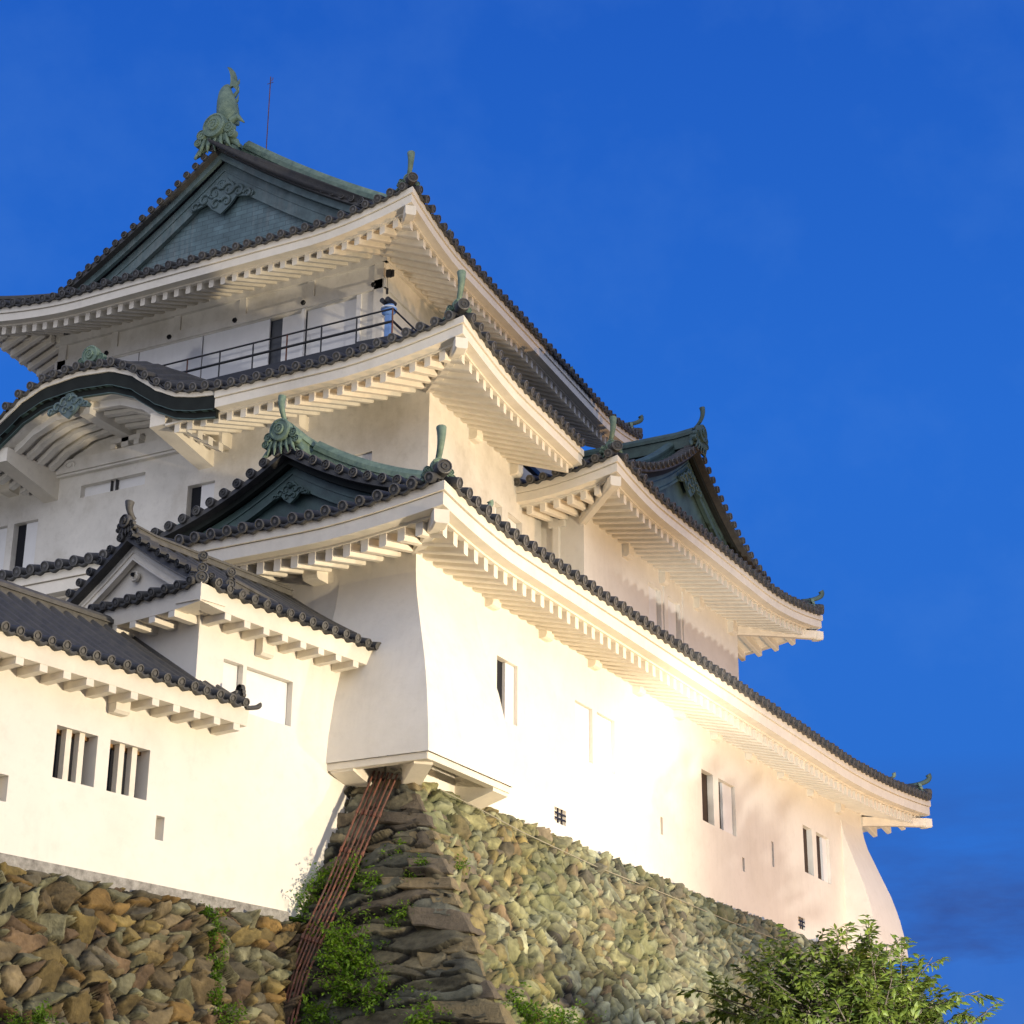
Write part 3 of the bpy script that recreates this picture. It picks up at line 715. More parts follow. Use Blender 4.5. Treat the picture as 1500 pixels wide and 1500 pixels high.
mb = MB(); o_ = V((8.4, 6.17, 0)); uu = V((*u3, 0)); nn = V((*n3, 0))
mb.boxf(o_ + nn * .10 + ZV * 23.44 - uu * .1, uu * 12.4, -nn * .12, ZV * .26); mb.boxf(o_ + nn * .07 + ZV * 22.76 - uu * .07, uu * 12.4, -nn * .08, ZV * .24); mb.build('wall_beam', PLW, w3)
for y in (6.41, 8.40, 10.41, 12.41, 14.4):
    mb = MB(); disc(mb, (8.335, y, 22.88), (-1, 0, 0), .065, .05, 0, n=6); mb.build('nail_cover', IRON, w3)
for y in (8.22, 10.22, 12.22, 14.2):
    mb = MB(); mb.box(8.34, 8.42, y - .1, y + .1, 23.0, 23.44); mb.build('strut', PLW, w3)
for y in (6.28, 15.9):
    mb = MB(); mb.box(8.33, 8.42, y - .13, y + .13, 20.0, 23.44); mb.build('corner_post', PLW, w3)
for a_, b_ in ((6.78, 6.90), (8.375, 8.465)):
    mb = MB(); mb.box(8.355, 8.425, a_, b_, 20.9, 22.75); mb.build('door_post', SHUT, w3)
mb = MB(); mb.box(7.35, 8.42, 5.2, 16.3, 20.72, 20.86); mb.box(7.30, 7.36, 5.15, 16.3, 20.66, 20.84); mb.boxf(V((7.35, 5.2, 20.72)), uu * 12, -nn * .95, ZV * .14); mb.build('walkway', IRON, keep)

E3f = Edge((6.4, 4.23), (6.4, 17.35), (1, 0), 23.47, .43, 2.8, .43, 3.6, 1 / math.tan((math.pi / 2 - A3) / 2), 1, pw=1.7)
e3 = V((6.4, 4.23)) + V(u3) * 15.45
E3r = Edge((6.4, 4.23), (e3.x, e3.y), (-u3[1], u3[0]), 23.47, .43, 2.8, .43, 3.2, 1 / math.tan((math.pi / 2 - A3) / 2), 1, pw=1.7)
E3l = Edge((6.4, 17.35), (22, 17.35), (0, -1), 23.47, .43, 3.6, .43, 3, 1, 1, pw=1.7)
sl3 = lambda v, x: .45 * v + .023 * v * v
mb = MB()
roof_slope(mb, E3f, sl3, 1.75)
def D3(x):
    if x < 1.25: return x
    if E3r.L - x < 1.6: return E3r.L - x
    return (10.72 - 4.23 - x * math.sin(A3)) / math.cos(A3)
E3r_m, E3l_m = (E3r.mit0, E3r.mit1), (E3l.mit0, E3l.mit1)
E3r.mit0 = E3r.mit1 = E3l.mit0 = E3l.mit1 = None
roof_slope(mb, E3r, lambda v, x: sl3(v / max(D3(x), .1) * 6.47, x) if x >= 1.25 and E3r.L - x > 1.6 else sl3(v, x), 7, Dfun=D3)
roof_slope(mb, E3l, lambda v, x: sl3(v * 6.47 / 6.65, x), 7, Dfun=lambda x: x if x < 1.25 else 6.63)
(E3r.mit0, E3r.mit1), (E3l.mit0, E3l.mit1) = E3r_m, E3l_m
r3 = mb.build('roof', MA, keep)
eave(r3, E3f, 2.0, .42); eave(r3, E3r, 1.95, .42); eave(r3, E3l, 1.3, .42)
d3 = (V((8.4, 6.17)) - V((6.4, 4.23))).normalized()
hips(r3, E3f, (6.4, 4.23), (d3.x, d3.y), 2.0, sl3, (.62, 0), fin_r=.08); hips(r3, E3f, (6.4, 17.35), (1, -1), 2.0, sl3, None)
hips(r3, E3r, (e3.x, e3.y), (-1, 1.05), 2.0, sl3, (.36, 2.2), fin_r=.10)
hip_rafter(r3, (6.4, 4.23), (8.4, 6.17), 23.47 + .43 - .40, 23.82); hip_rafter(r3, (6.4, 17.35), (8.4, 16.05), 23.47 + .43 - .40, 23.82)
prof3 = lambda w_: 23.55 + sl3(max(6.47 - w_, 0), 0) - .02
g3 = gable(r3, (8.0, 10.70), (-1, 0), 4.4, prof3, 3, 11.5, (TILE, (COPT, COPT), COPP, COP), ov=.48, Wl=5.4, Wr=5.4, panel_z=24.0, pend=1.0, boards=(.22, .58), orn=.72, slopes=False, kud=1.9)
# small tail tiles showing above the slopes
for E_, x, v in ((E3r, 2.0, .35), (E3r, 9.9, .35), (E1r, 1.5, .35), (E1r, 23.6, .35)):
    p = E_.P(x, v, .34); finial(r3 if E_ is E3r else r1, p, tuple((-E_.m * .5 + E_.t * 1).to_2d()), .22, .06, COP, lean=2.2, endr=1.3)

# leaping fish ornament on the top ridge
def fish(parent, pos, f):
    f = V((*f, 0)); s = V((-f.y, f.x, 0)); p = V(pos); mb = MB(); n = 14; pth = []; rr = []
    for i in range(n + 1):
        a = i / n
        pth.append(p + ZV * (1.16 * a) + f * (.16 * math.sin(a * math.pi * .9) - .05) + s * (.05 * math.sin(a * 5)))
        rr.append(.25 * (1 - a) ** .6 * (1 + .25 * math.sin(a * 3)) + .045)
    mb.tube(pth, .2, 12, 0, True, rr, up=f)
    top = pth[-1]
    # crescent tail
    out = [(-.05, .66), (.07, .60), (.17, .47), (.24, .30), (.28, .12), (.33, -.06), (.30, -.16)]; inn = [(-.05, .66), (.03, .50), (.07, .36), (.09, .18), (.06, .0), (.16, .02), (.30, -.16)]
    A = [top + s * x + ZV * (z - .1) + f * .03 for x, z in out]; B = [top + s * x + ZV * (z - .1) + f * .03 for x, z in inn]
    A2_, B2_ = [q - f * .07 for q in A], [q - f * .07 for q in B]
    mb.grid([A, B]); mb.grid([A2_, B2_]); mb.grid([A, A2_]); mb.grid([B, B2_])
    for a, sg, h in ((.22, -1, .38), (.52, -1, .32), (.12, 1, .34), (.36, 1, .30), (.58, 1, .26), (.8, 1, .2)):
        b = p + ZV * 1.3 * a + s * sg * .16
        mb.tube([b, b + s * sg * .12 + ZV * h * .5, b + s * sg * .15 + ZV * h], .04, 5, 0, True, [.06, .045, .008], up=f)
    for i in range(6):
        z = .12 + i * .18; mb.tube([p + ZV * z + f * (.27 * (1 - z / 1.5)) - s * .12, p + ZV * (z + .05) + f * (.30 * (1 - z / 1.5) + .03), p + ZV * z + f * (.27 * (1 - z / 1.5)) + s * .12], .02, 5, 0, up=f)
    for sg in (-1, 1):
        mb.tube([p + s * sg * .2 + f * .1 - ZV * .05, p + s * sg * .4 + f * .08 + ZV * .05, p + s * sg * .55 - ZV * .12], .05, 6, 0, True, [.11, .09, .02], up=f)
    return mb.build('fish_ornament', COP, parent)
fish(g3, (7.72, 10.62, 28.22), (-1, 0))
fish(r3, (20.4, 10.9, 27.6), (1, 0))

# lightning rod, railing, viewer on the walkway
mb = MB(); mb.tube([(9.54, 10.7, 28.1), (9.54, 10.7, 28.5)], .03, 6, 0); mb.tube([(9.54, 10.7, 28.5), (9.54, 10.7, 30.75)], .014, 6, 0)
mb.tube([(9.54, 10.66, 30.6), (9.54, 10.62, 30.7)], .01, 5, 0); mb.tube([(9.54, 10.6, 30.55), (9.54, 10.8, 30.55)], .008, 5, 0)
mb.build('lightning_rod', RUST, None, label='thin lightning rod standing on the top roof ridge behind the fish ornament', cat='lightning rod')
rail = empty('railing', 'thin black metal railing along the walkway under the top storey', 'railing')
for z, r in ((21.56, .022), (21.24, .030)):
    mb = MB(); mb.tube([(7.4, 12.9, z), (7.4, 5.28, z), (7.4 + .001, 5.27, z)], r, 6, 0)
    mb.tube([(7.4, 5.27, z), (7.4 + 9 * u3[0], 5.27 + 9 * u3[1], z)], r, 6, 0, up=(0, 0, 1)); mb.build('rail', IRON, rail)
for i in range(9):
    mb = MB(); y = 5.28 + .96 * i; mb.tube([(7.4, y, 20.8), (7.4, y, 21.58)], .020, 6, 0); mb.build('post', IRON if i % 3 else RUST, rail)
for i in range(1, 9):
    mb = MB(); mb.tube([(7.4 + i * u3[0], 5.27 + i * u3[1], 20.8), (7.4 + i * u3[0], 5.27 + i * u3[1], 21.58)], .020, 6, 0); mb.build('post', IRON, rail)
vw = empty('coin_binoculars', 'pale blue coin binoculars on a post at the railing corner of the top walkway', 'binoculars')
bx_, by_ = 7.62, 5.52
mb = MB(); mb.box(bx_ - .06, bx_ + .06, by_ - .07, by_ + .07, 20.86, 21.56); mb.build('post', BLUEP, vw)
mb = MB(); rows = []
for z, a in ((21.54, .11), (21.60, .18), (21.69, .20), (21.72, .17), (21.80, .13)):
    rows.append([V((bx_ + a * .7 * math.cos(t * math.pi / 6), by_ + a * math.sin(t * math.pi / 6), z)) for t in range(12)])
mb.grid(rows, 0, True, close=True); mb.add(rows[-1], [tuple(range(12))]); mb.add(rows[0], [tuple(range(12))[::-1]]); mb.build('housing', BLUEP, vw)
mb = MB(); mb.tube([(bx_, by_, 21.695), (bx_, by_, 21.725)], .1, 12, 0, True, [.195, .185], up=(1, 0, 0)); mb.build('collar', WHITEP, vw)
for k in (-1, 1):
    mb = MB(); mb.tube([(bx_ + .12, by_ + k * .075, 21.86), (bx_ - .20, by_ + k * .075, 21.86)], .06, 10, 0); mb.build('eyepiece', IRON, vw)
lampb = MB(); lampb.boxf((8.22, 6.02, 22.98), (.03, -.12, 0), (.10, .04, 0), (0, 0, .16)); lampb.boxf((8.26, 5.86, 22.96), (.05, -.02, 0), (.02, .12, 0), (0, 0, .17)); lampb.tube([(8.26, 6.0, 22.98), (8.24, 5.98, 22.6)], .006, 4, 0); lampb.tube([(8.24, 5.98, 22.64), (8.24, 5.98, 22.50)], .03, 6, 0)
lampb.build('wall_lamp', IRON, None, label='small unlit black lamp on the corner post above the blue binoculars', cat='lamp')

# ------------------------------------------------------------------ low buildings on the left
TH = -0.143278
ST = V((math.cos(TH), math.sin(TH), 0)); SN = V((math.sin(TH), -math.cos(TH), 0)); SP0 = V((-.78, 1.09, 0))
def S(t, o, z): return SP0 + ST * t + SN * o + ZV * z
def S2(t, o): p = S(t, o, 0); return (p.x, p.y)
def small_eave(parent, E, o, h=.27, tooth=.10, sp_=.40, s0=0, s1=None, tw=.13):
    s1 = E.L if s1 is None else s1
    mb = MB(); n = 10
    for d0, d1, zt, zb in ((.0, o * .55, .03, -h),):
        rows = []
        for i in range(n + 1):
            f = i / n
            def pt(d, dz):
                lo = max(s0, (E.mit0 or 0) * d); hi = min(s1, E.L - (E.mit1 or 0) * d)
                return E.P(lo + (hi - lo) * f, d, dz, zd=0)
            rows.append([pt(d0, zt), pt(d1, zt), pt(d1 + .02, zb), pt(d0 + .03, zb)])
        mb.grid(rows, 0, False, close=True); mb.add(rows[0], [(0, 1, 2, 3)]); mb.add(rows[-1], [(3, 2, 1, 0)])
    # sloping soffit
    mb.grid([[E.P(s0 + (s1 - s0) * i / n, d, z_, zd=0) for d, z_ in ((.05, -h + .01), (o + .02, -h + .03))] for i in range(n + 1)])
    ev = mb.build('eave', PLS, parent)
    k = int((s1 - s0) / sp_)
    for i in range(k):
        x = s0 + (i + .5) * (s1 - s0) / k
        if E.mit0 and x < o * .6: continue
        r = MB(); a = E.P(x - tw / 2, .035, -h - tooth, zd=0); r.boxf(a, E.t * tw, E.m * (o + .0 - .035), ZV * (tooth + .02)); r.build('rafter', PLS, ev)
    return ev

# corridor building
cor = empty('corridor_building', 'long low white plastered corridor building with barred windows beside the keep', 'corridor building')
mb = MB()
x0 = -16.0
HC = [(-5.41 - x0, -4.68 - x0, 7.49, 8.21, .30), (-4.45 - x0, -3.70 - x0, 7.49, 8.21, .30), (-3.49 - x0, -3.33 - x0, 6.98, 7.32, .2), (-6.29 - x0, -6.13 - x0, 7.02, 7.37, .2), (-8.6 - x0, -7.85 - x0, 7.49, 8.21, .3)]
wall_panel(mb, S2(x0, 0), ST, SN, -2.92 - x0, 6.3, 8.85, HC)
mb.build('wall', PL, cor)
for h, k in zip(HC, ('bars', 'bars', 'loop', 'loop', 'bars')): window(cor, S2(x0, 0), ST, SN, h, k, back=None if k == 'bars' else None)
for t_ in (-6.9, -4.55):
    mb = MB(); pr = [(-.02, 8.86), (.17, 8.86), (.17, 8.60), (.13, 8.56), (-.02, 8.56)]
    A = [S(t_, o, z) for o, z in pr]; B = [S(t_ + .26, o, z) for o, z in pr]
    mb.grid([A, B], 0, False, close=True); mb.add(A, [tuple(range(5))]); mb.add(B, [tuple(range(5))[::-1]]); mb.build('corbel', PLS, cor)
mb = MB(); mb.boxf(S(x0, .0, 6.18), ST * (-.72 - x0), SN * .045, ZV * .17); mb.build('plinth', CONC, cor)
EC = Edge(S2(x0, .5), S2(-2.28, .5), (-SN.x, -SN.y), 9.02, 0, 1, .0, 2, None, None, tp=.262)
slC = lambda v, x: .62 * v + .02 * v * v
TRs = TR; TR = .056
mb = MB(); roof_slope(mb, EC, slC, 2.0, Dfun=lambda x: 2.0 if x < EC.L - .72 else .5)
rc = mb.build('roof', [TILE, TILEG], cor); small_eave(rc, EC, .5, .22, .10)
E_ = EC
ridge(rc, [S(x0 + (i / 12) * (-3.35 - x0), -1.5, 10.22) for i in range(13)], TILEG, 1.2, .85)
pth = [S(-2.36, .52, 9.05), S(-2.40, .25, 9.26), S(-2.46, .0, 9.42)]
ogre_tile(rc, S(-2.35, .30, 9.22), tuple((ST * 1.0 + SN * .3).to_2d()), .22, TILEG)
finial(rc, S(-2.36, .50, 9.06), tuple((ST + SN * .2).to_2d()), .10, .055, TILE, lean=3.0, endr=1.2)
mb = MB(); mb.sweep([S(-3.0, .12, 9.26), S(-2.75, .12, 9.22), S(-2.36, .42, 9.10)], [(a * .6, b * .4) for a, b in RP], (0, 0, 1)); mb.build('ridge', TILEG, rc)

# small turret with its own hip-and-gable roof
tur = empty('turret', 'small white plastered turret with a hip-and-gable roof between corridor and keep', 'turret')
mb = MB(); x0 = -2.92
HT = [(-2.35 - x0, -2.01 - x0 + .05, 9.17, 9.88, .10), (-1.92 - x0, -.84 - x0, 9.18, 9.90, .17)]
HT = [(.55, .97, 9.17, 9.90, .17), (1.05, 2.08, 9.18, 9.90, .17)]
wall_panel(mb, S2(x0, 0), ST, SN, 5.5, 6.3, 10.45, HT)
wall_panel(mb, S2(x0, -2.7), SN, -ST, 2.7, 6.3, 10.45)
mb.build('wall', PL, tur)
for h in HT: window(tur, S2(x0, 0), ST, SN, h, 'shutter', 0)
mb = MB(); pr = [(-.02, 10.38), (.16, 10.38), (.16, 10.14), (.12, 10.10), (-.02, 10.10)]
A = [S(-1.72, o, z) for o, z in pr]; B = [S(-1.46, o, z) for o, z in pr]
mb.grid([A, B], 0, False, close=True); mb.add(A, [tuple(range(5))]); mb.add(B, [tuple(range(5))[::-1]]); mb.build('corbel', PLS, tur)
ET = Edge(S2(-3.42, .5), S2(.72, .5), (-SN.x, -SN.y), 10.63, .06, 1, 0, 2, 1, None, tp=.262)
EL = Edge(S2(-3.42, .5), S2(-3.42, -3.2), (ST.x, ST.y), 10.63, .06, 1, .1, 1, 1, 1, tp=.262)
slT = lambda v, x: .52 * v + .05 * v * v
mb = MB(); roof_slope(mb, ET, slT, 1.85, Dfun=lambda x: x if x < .42 else 1.85)
ET.mit0 = None; roof_slope(mb, ET, slT, 1.85, s0=.42, Dfun=lambda x: x if x < .42 else 1.85); ET.mit0 = 1
roof_slope(mb, EL, slT, .45)
ru = mb.build('roof', [TILE, TILEG], tur)
small_eave(ru, ET, .5, .24, .10); small_eave(ru, EL, .5, .24, .10)
profT = lambda w_: 10.70 + slT(max(1.85 - w_, 0), 0)
TP_ = TP; TP = .262
gt = gable(ru, S2(-2.98, -1.35), (-ST.x, -ST.y), 1.62, profT, 3.4, 3.6, (TILE, (PLS, PLS), PLS, TILEG), ov=.28, panel_z=10.55, pend=0, boards=(.09, .20), orn=.24, tailh=.26, kud=0, ridgemat=TILEG, rk=(.8, .62))
TP = TP_
mb = MB(); disc(mb, S(-3.02, -1.35, 11.28), tuple(-ST), .09, .05, 0, n=6); mb.build('gable_boss', PLS, gt)
mb = MB(); disc(mb, S(-3.08, -1.35, 11.30), tuple(-ST), .035, .03, 0, n=6); mb.build('boss_star', IRON, gt)
# ornaments on the turret hips
def stub(parent, p, dirn, L_, h=.0, r=.09):
    mb = MB(); d = V((*dirn, 0)).normalized(); p = V(p); mb.sweep([p + d * (L_ * i / 4) + ZV * (h * i / 4) for i in range(5)], [(a * .75, b * .62) for a, b in RP], (0, 0, 1)); return mb.build('hip_ridge', TILEG, parent)
for q, f_ in (((-3.30, .38), -ST + SN), ((-2.55, .20), -ST * .6 + SN)):
    p = S(q[0], q[1], 10.80)
    mb = MB(); fd = V(f_).normalized()
    disc(mb, p + fd * .05 + ZV * .0, fd, .10, .10, 0, 1); disc(mb, p + fd * .02 + ZV * .17, fd, .08, .06, 0, 1); disc(mb, p + fd * .0 + ZV * .36, fd, .075, .07, 0, 1)
    side = fd.cross(ZV)
    for k in (-1, 1): disc(mb, p + side * k * .14 + ZV * .05, fd, .06, .07, 0, 1, n=10)
    mb.tube([p - fd * .05, p + ZV * .2, p + ZV * .36], .045, 8, 0, up=fd); mb.build('hip_end_tile', [TILEG, RIM], ru)
stub(ru, S(-3.28, .36, 10.72), tuple((ST - SN).to_2d()), 1.2, .42)
stub(ru, S(-2.50, .15, 10.92), tuple((ST * .98 - SN * .18).to_2d()), 3.2, -.02)
TR = TRs

# ------------------------------------------------------------------ rubble stone walls
def stone_sheet(O, U, Vd, Nn, LU, LV, su, sv, cu, cv, seed, pal, amp=.11, edge0=False, shear=0.0, moss=0.0, tilt=.22, gapw=.20, clipf=None, green=False, rough=.045, wr=.26, pm=.8, jw=.06):
    """displaced sheet: O top corner, U along, Vd down the batter, Nn outward; irregular stones by a weighted cell pattern"""
    rs_ = np.random.RandomState(seed)
    nu, nv = int(LU / su) + 1, int(LV / sv) + 1
    a = np.linspace(0, LU, nu); b = np.linspace(0, LV, nv); Ug, Vg = np.meshgrid(a, b)
    # warp
    wu = .09 * np.sin(Vg * 3.1 + 2 * np.sin(Ug * .9)) + .05 * np.sin(Vg * 9 + Ug * 3)
    wv = .09 * np.sin(Ug * 2.3 + 1.5 * np.sin(Vg * 1.3)) + .04 * np.sin(Ug * 8 + Vg * 2) + shear * Ug
    x = (Ug + wu) / cu; y = (Vg + wv) / cv
    GI, GJ = int(LU / cu) + 8, int((LV + abs(shear) * LU) / cv) + 8
    jx = rs_.uniform(.08, .92, (GI, GJ)); jy = rs_.uniform(.08, .92, (GI, GJ)); wt = rs_.uniform(-wr, wr, (GI, GJ)); asp = rs_.uniform(.8, 1.3, (GI, GJ)); ang = rs_.uniform(-.6, .6, (GI, GJ))
    tx = rs_.normal(0, tilt, (GI, GJ)); ty = rs_.normal(0, tilt, (GI, GJ)); ho = rs_.uniform(-.5, .5, (GI, GJ)); cid = rs_.randint(0, len(pal), (GI, GJ)); cb = rs_.uniform(.7, 1.3, (GI, GJ))
    # some cells vanish, so neighbours read as larger stones
    wt[rs_.rand(GI, GJ) < .18] += .75
    off = 3
    ci = np.floor(x).astype(int) + off; cj = np.floor(y).astype(int) + off + (0 if shear >= 0 else int(abs(shear) * LU / cv) + 1)
    x = x + off; y = y + (cj.min() * 0 + off + (0 if shear >= 0 else int(abs(shear) * LU / cv) + 1))
    F1 = np.full(x.shape, 9e9); F2 = F1.copy(); I1 = np.zeros(x.shape, int); J1 = I1.copy(); DX = np.zeros(x.shape); DY = DX.copy()
    for di in (-2, -1, 0, 1, 2):
        for dj in (-2, -1, 0, 1, 2):
            I = np.clip(ci + di, 0, GI - 1); J = np.clip(cj + dj, 0, GJ - 1)
            dx = x - (ci + di + jx[I, J]); dy = y - (cj + dj + jy[I, J])
            ca, sa = np.cos(ang[I, J]), np.sin(ang[I, J]); rx = (dx * ca + dy * sa) * asp[I, J]; ry = (-dx * sa + dy * ca) / asp[I, J]
            d = np.sqrt(rx * rx + ry * ry + 1e-6) * .45 + np.maximum(np.abs(rx), np.abs(ry)) * .55 + wt[I, J]
            m1 = d < F1; m2 = (~m1) & (d < F2)
            F2 = np.where(m1, F1, np.where(m2, d, F2)); F1 = np.where(m1, d, F1)
            I1 = np.where(m1, I, I1); J1 = np.where(m1, J, J1); DX = np.where(m1, dx, DX); DY = np.where(m1, dy, DY)
    g = np.clip((F2 - F1) / gapw, 0, 1); g = g * g * (3 - 2 * g)
    def vnoise(fx, fy, sd):
        r_ = np.random.RandomState(sd); T = r_.rand(256, 256); X, Y = Ug * fx + 7, Vg * fy + 7; i0, j0 = np.floor(X).astype(int), np.floor(Y).astype(int); a_, b_ = X - i0, Y - j0; a_ = a_ * a_ * (3 - 2 * a_); b_ = b_ * b_ * (3 - 2 * b_)
        g_ = lambda p, q: T[p % 256, q % 256]
        return (g_(i0, j0) * (1 - a_) + g_(i0 + 1, j0) * a_) * (1 - b_) + (g_(i0, j0 + 1) * (1 - a_) + g_(i0 + 1, j0 + 1) * a_) * b_ - .5
    fr = vnoise(5, 7, seed) + .6 * vnoise(11, 15, seed + 1) + .4 * vnoise(22, 29, seed + 2)
    n1 = np.sin(Ug * 23 + 3 * np.sin(Vg * 17)) * np.sin(Vg * 29 + 2 * np.sin(Ug * 13)); n2_ = rs_.normal(0, 1, x.shape)
    h = amp * (g * (1.0 + .75 * ho[I1, J1]) + g * (tx[I1, J1] * DX + ty[I1, J1] * DY) * 2.2) + g * rough * fr + .003 * n1 * g + .003 * n2_
    fade = np.ones_like(h)
    if edge0: fade *= np.clip(Ug / .12, .0, 1)
    fade *= np.clip(Vg / .05, .25, 1)
    h = h * fade
    base = np.array(O)[None, None] + Ug[..., None] * np.array(U) + Vg[..., None] * np.array(Vd) + h[..., None] * np.array(Nn)
    pal_ = np.array(pal) * pm * np.array((1.0, 1.05, .86)); colr = pal_[cid[I1, J1]] * cb[I1, J1][..., None]
    if green: gm = np.clip((Ug - 1.5) / 9 + .25 * np.sin(Vg * 2.2 + Ug), 0, 1)[..., None] * .62; lum = colr.mean(-1, keepdims=True); colr = colr * (1 - gm) + lum * np.array((.93, 1.10, .84)) * gm
    lo = .55 + .45 * np.clip((F2 - F1) / .06, 0, 1)         # soil and lichen lodged in the joints
    soil = np.array((.018, .015, .010)); k = (np.clip((F2 - F1 - jw * .4) / jw, 0, 1) ** 1.3)[..., None]
    colr = colr * k + soil * (1 - k)
    colr *= np.clip(1 + .75 * fr + .05 * n1 + .06 * n2_, .25, 2)[..., None]
    if moss:
        mm = np.clip(np.sin(Ug * 1.1 + 1) * np.sin(Vg * 1.7 + Ug * .6) + .2, 0, 1)[..., None] * moss
        colr = colr * (1 - mm) + np.array((.12, .15, .05)) * mm
    return base, np.clip(colr, .004, .9)
def sheet_obj(name, parts, matl, parent=None, **k):
    vs, fs, cs, b0 = [], [], [], 0
    for base, colr in parts:
        nv, nu, _ = base.shape; idx = np.arange(nv * nu).reshape(nv, nu) + b0
        f = np.stack([idx[:-1, :-1], idx[1:, :-1], idx[1:, 1:], idx[:-1, 1:]], -1).reshape(-1, 4)
        vs.append(base.reshape(-1, 3)); fs.append(f); cs.append(colr.reshape(-1, 3)); b0 += nv * nu
    vs, fs, cs = np.concatenate(vs), np.concatenate(fs), np.concatenate(cs)
    me = bpy.data.meshes.new(name); me.vertices.add(len(vs)); me.vertices.foreach_set('co', vs.ravel())
    me.loops.add(fs.size); me.loops.foreach_set('vertex_index', fs.ravel()); me.polygons.add(len(fs)); me.polygons.foreach_set('loop_start', np.arange(0, fs.size, 4)); me.polygons.foreach_set('loop_total', np.full(len(fs), 4))
    me.update(calc_edges=True); me.validate()
    ca = me.color_attributes.new('Col', 'FLOAT_COLOR', 'POINT'); ca.data.foreach_set('color', np.concatenate([cs, np.ones((len(cs), 1))], 1).ravel())
    me.materials.append(matl)
    o = bpy.data.objects.new(name, me); COL.objects.link(o)
    if parent: o.parent = parent
    return tag(o, **k)
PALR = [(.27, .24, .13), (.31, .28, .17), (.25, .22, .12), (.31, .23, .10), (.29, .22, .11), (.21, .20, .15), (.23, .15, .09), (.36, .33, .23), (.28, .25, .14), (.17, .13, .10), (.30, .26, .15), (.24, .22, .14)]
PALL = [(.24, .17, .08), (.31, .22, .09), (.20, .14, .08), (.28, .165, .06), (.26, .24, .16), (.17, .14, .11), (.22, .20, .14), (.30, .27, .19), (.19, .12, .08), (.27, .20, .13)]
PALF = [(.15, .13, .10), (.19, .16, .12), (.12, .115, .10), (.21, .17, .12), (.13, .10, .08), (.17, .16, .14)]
base_t = empty('stone_base', 'battered rubble stone base with long corner stones under the white keep', 'stone base')
BX, BY, Z0 = .45, .66, 8.58
def nrm(v): v = V(v); return tuple(v.normalized())
# right face: top edge Y=0; plane Y = -BY (Z0 - z); its left border follows the corner line X = -BX (Z0 - z)
cd = V((-BX, -BY, -1)); cl = cd.length
Nr = nrm((0, -1, BY)); Nf = nrm((-1, 0, BX))
vd_r = np.array(nrm((0, -BY, -1)))
def right_sheet(z1, z2, su, sv, seed, LU):
    """sheared sheet so its first column runs down the corner line"""
    LV = (z1 - z2) * math.sqrt(1 + BY * BY)
    O = (-BX * (Z0 - z1), -BY * (Z0 - z1) + .0, z1)
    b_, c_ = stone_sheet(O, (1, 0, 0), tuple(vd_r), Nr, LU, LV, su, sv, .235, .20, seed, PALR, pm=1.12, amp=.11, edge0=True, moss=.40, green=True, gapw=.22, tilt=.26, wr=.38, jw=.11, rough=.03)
    nv = b_.shape[0]; drop = np.linspace(0, z1 - z2, nv)
    b_[:, :, 0] -= (BX * drop)[:, None] * np.clip(1 - np.linspace(0, LU, b_.shape[1]) / LU, 0, 1)[None, :]
    return b_, c_
parts = [right_sheet(Z0, 2.2, .030, .034, 11, 26.5)]
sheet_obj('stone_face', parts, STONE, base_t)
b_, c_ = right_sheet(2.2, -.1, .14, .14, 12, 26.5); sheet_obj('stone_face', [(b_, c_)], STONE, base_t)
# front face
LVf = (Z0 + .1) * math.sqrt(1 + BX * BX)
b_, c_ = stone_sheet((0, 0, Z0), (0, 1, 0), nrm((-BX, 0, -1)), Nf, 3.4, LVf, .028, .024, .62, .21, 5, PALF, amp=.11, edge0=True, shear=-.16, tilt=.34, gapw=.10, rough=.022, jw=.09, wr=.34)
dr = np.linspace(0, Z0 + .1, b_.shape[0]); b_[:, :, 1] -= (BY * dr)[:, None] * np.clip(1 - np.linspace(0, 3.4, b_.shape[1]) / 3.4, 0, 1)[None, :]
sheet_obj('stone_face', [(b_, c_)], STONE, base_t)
# far face
mb = MB(); mb.add([(23.9, -.1, 8.5), (26.5, -5.8, 0), (26.5, 14, 0), (23.9, 14, 8.5)], [(0, 1, 2, 3)]); mb.build('stone_face', GROUND, base_t)
# top ledge
mb = MB(); mb.box(-.02, 24, -.02, 3, 8.2, 8.5); mb.build('ledge', CONC, base_t)
